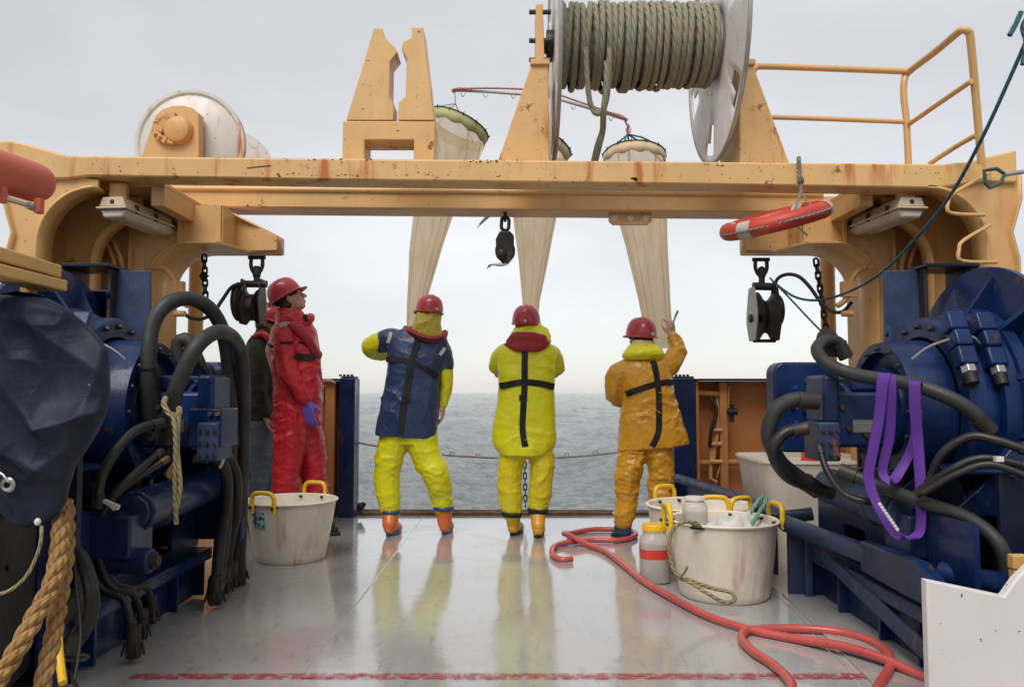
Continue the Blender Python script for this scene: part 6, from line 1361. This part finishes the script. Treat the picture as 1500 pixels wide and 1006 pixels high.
def gnd(x, y, r=.021):
    Y = (CZ-r)/math.tan(math.atan((y-503)/FOC)-PITCH); q = P(x, y, Y); return Vector((q.x, q.y, r))
R_ = .0195
hp = [(838, 818), (822, 819), (809, 811), (812, 800), (828, 795), (862, 791), (905, 791), (928, 786), (930, 780), (915, 776), (870, 775), (838, 780), (826, 788), (840, 794), (862, 798), (888, 808), (915, 828), (945, 852), (990, 878), (1040, 903), (1100, 922), (1170, 936), (1230, 952), (1290, 970), (1350, 990), (1400, 1012), (1480, 1050)]
pts = [gnd(x, y, R_+.002) for x, y in hp]
for i in (12, 13): pts[i].z += .036
for i in (22, 23): pts[i].z += .02
m = MB(); m.tube(pts, R_, 14, smooth=8); ho = m.build('deck_hose', HOS, None); tag(ho, 'coral red rubber hose snaking from the crew to the right foreground', 'hose')
m = MB(); m.tube([pts[0]-Vector((.012, 0, 0)), pts[0]+Vector((.004, 0, 0))], .0135, 12); m.build('hose_bore', BLK, ho)
hp = [(1150, 1030), (1160, 1003), (1135, 975), (1105, 955), (1088, 938), (1090, 926), (1110, 921), (1170, 920), (1230, 925), (1275, 938), (1300, 955), (1304, 975), (1290, 1000), (1265, 1040)]
pts = [gnd(x, y, R_+.002) for x, y in hp]
for i in (5, 6, 7): pts[i].z -= 0
m = MB(); m.tube(pts, R_, 14, smooth=8); tag(m.build('deck_hose', HOS, None), 'red hose loop lying under the long hose in the right foreground', 'hose')
hp = [(1225, 950), (1290, 985), (1330, 1003), (1380, 1030)]
# small litter on the wet deck
t = thing('left_column_cleat', 'small dark cleat on the deck against the left blue column', 'cleat', P(530, 748, 7.2))
C.objects['left_column_cleat'].name = 'deck_cleat'
m = MB(); m.ell(P(528, 742, 7.2), (.035, .03, .04), n=8); m.cyl(P(526, 750, 7.2), P(534, 736, 7.2), .02, 8); m.build('horn', BLK, t)
for f in (person_navy, person_yellow, person_orange, person_red, person_dark): f()

# pieces one could count become parts of their own
def split(names):
    for o in list(C.objects):
        base = o.name.split('.')[0]
        if o.type != 'MESH' or base not in names: continue
        b = bmesh.new(); b.from_mesh(o.data); seen = set(); isl = []
        for f in b.faces:
            if f.index in seen: continue
            st = [f]; seen.add(f.index); cur = []
            while st:
                g_ = st.pop(); cur.append(g_.index)
                for e in g_.edges:
                    for h in e.link_faces:
                        if h.index not in seen: seen.add(h.index); st.append(h)
            isl.append(cur)
        b.free()
        if len(isl) < 2: continue
        for n_, cur in enumerate(isl):
            c = o if n_ == len(isl)-1 else o.copy()
            src = o.data; ks = set(cur); b = bmesh.new(); b.from_mesh(src); b.faces.ensure_lookup_table()
            bmesh.ops.delete(b, geom=[f for f in b.faces if f.index not in ks], context='FACES'); me = bpy.data.meshes.new(base); b.to_mesh(me); b.free(); me.materials.append(src.materials[0])
            me.shade_smooth(); me.set_sharp_from_angle(angle=math.radians(38))
            c.data = me
            if c is not o: C.objects.link(c); c.parent = o.parent
SPLIT = {'bracket', 'bolt', 'rib', 'stiffener', 'lacing', 'eyelet', 'toggle', 'plank', 'post', 'bearing_bolts', 'support_plate', 'bracket_web', 'cheek_plate'}
split(SPLIT)
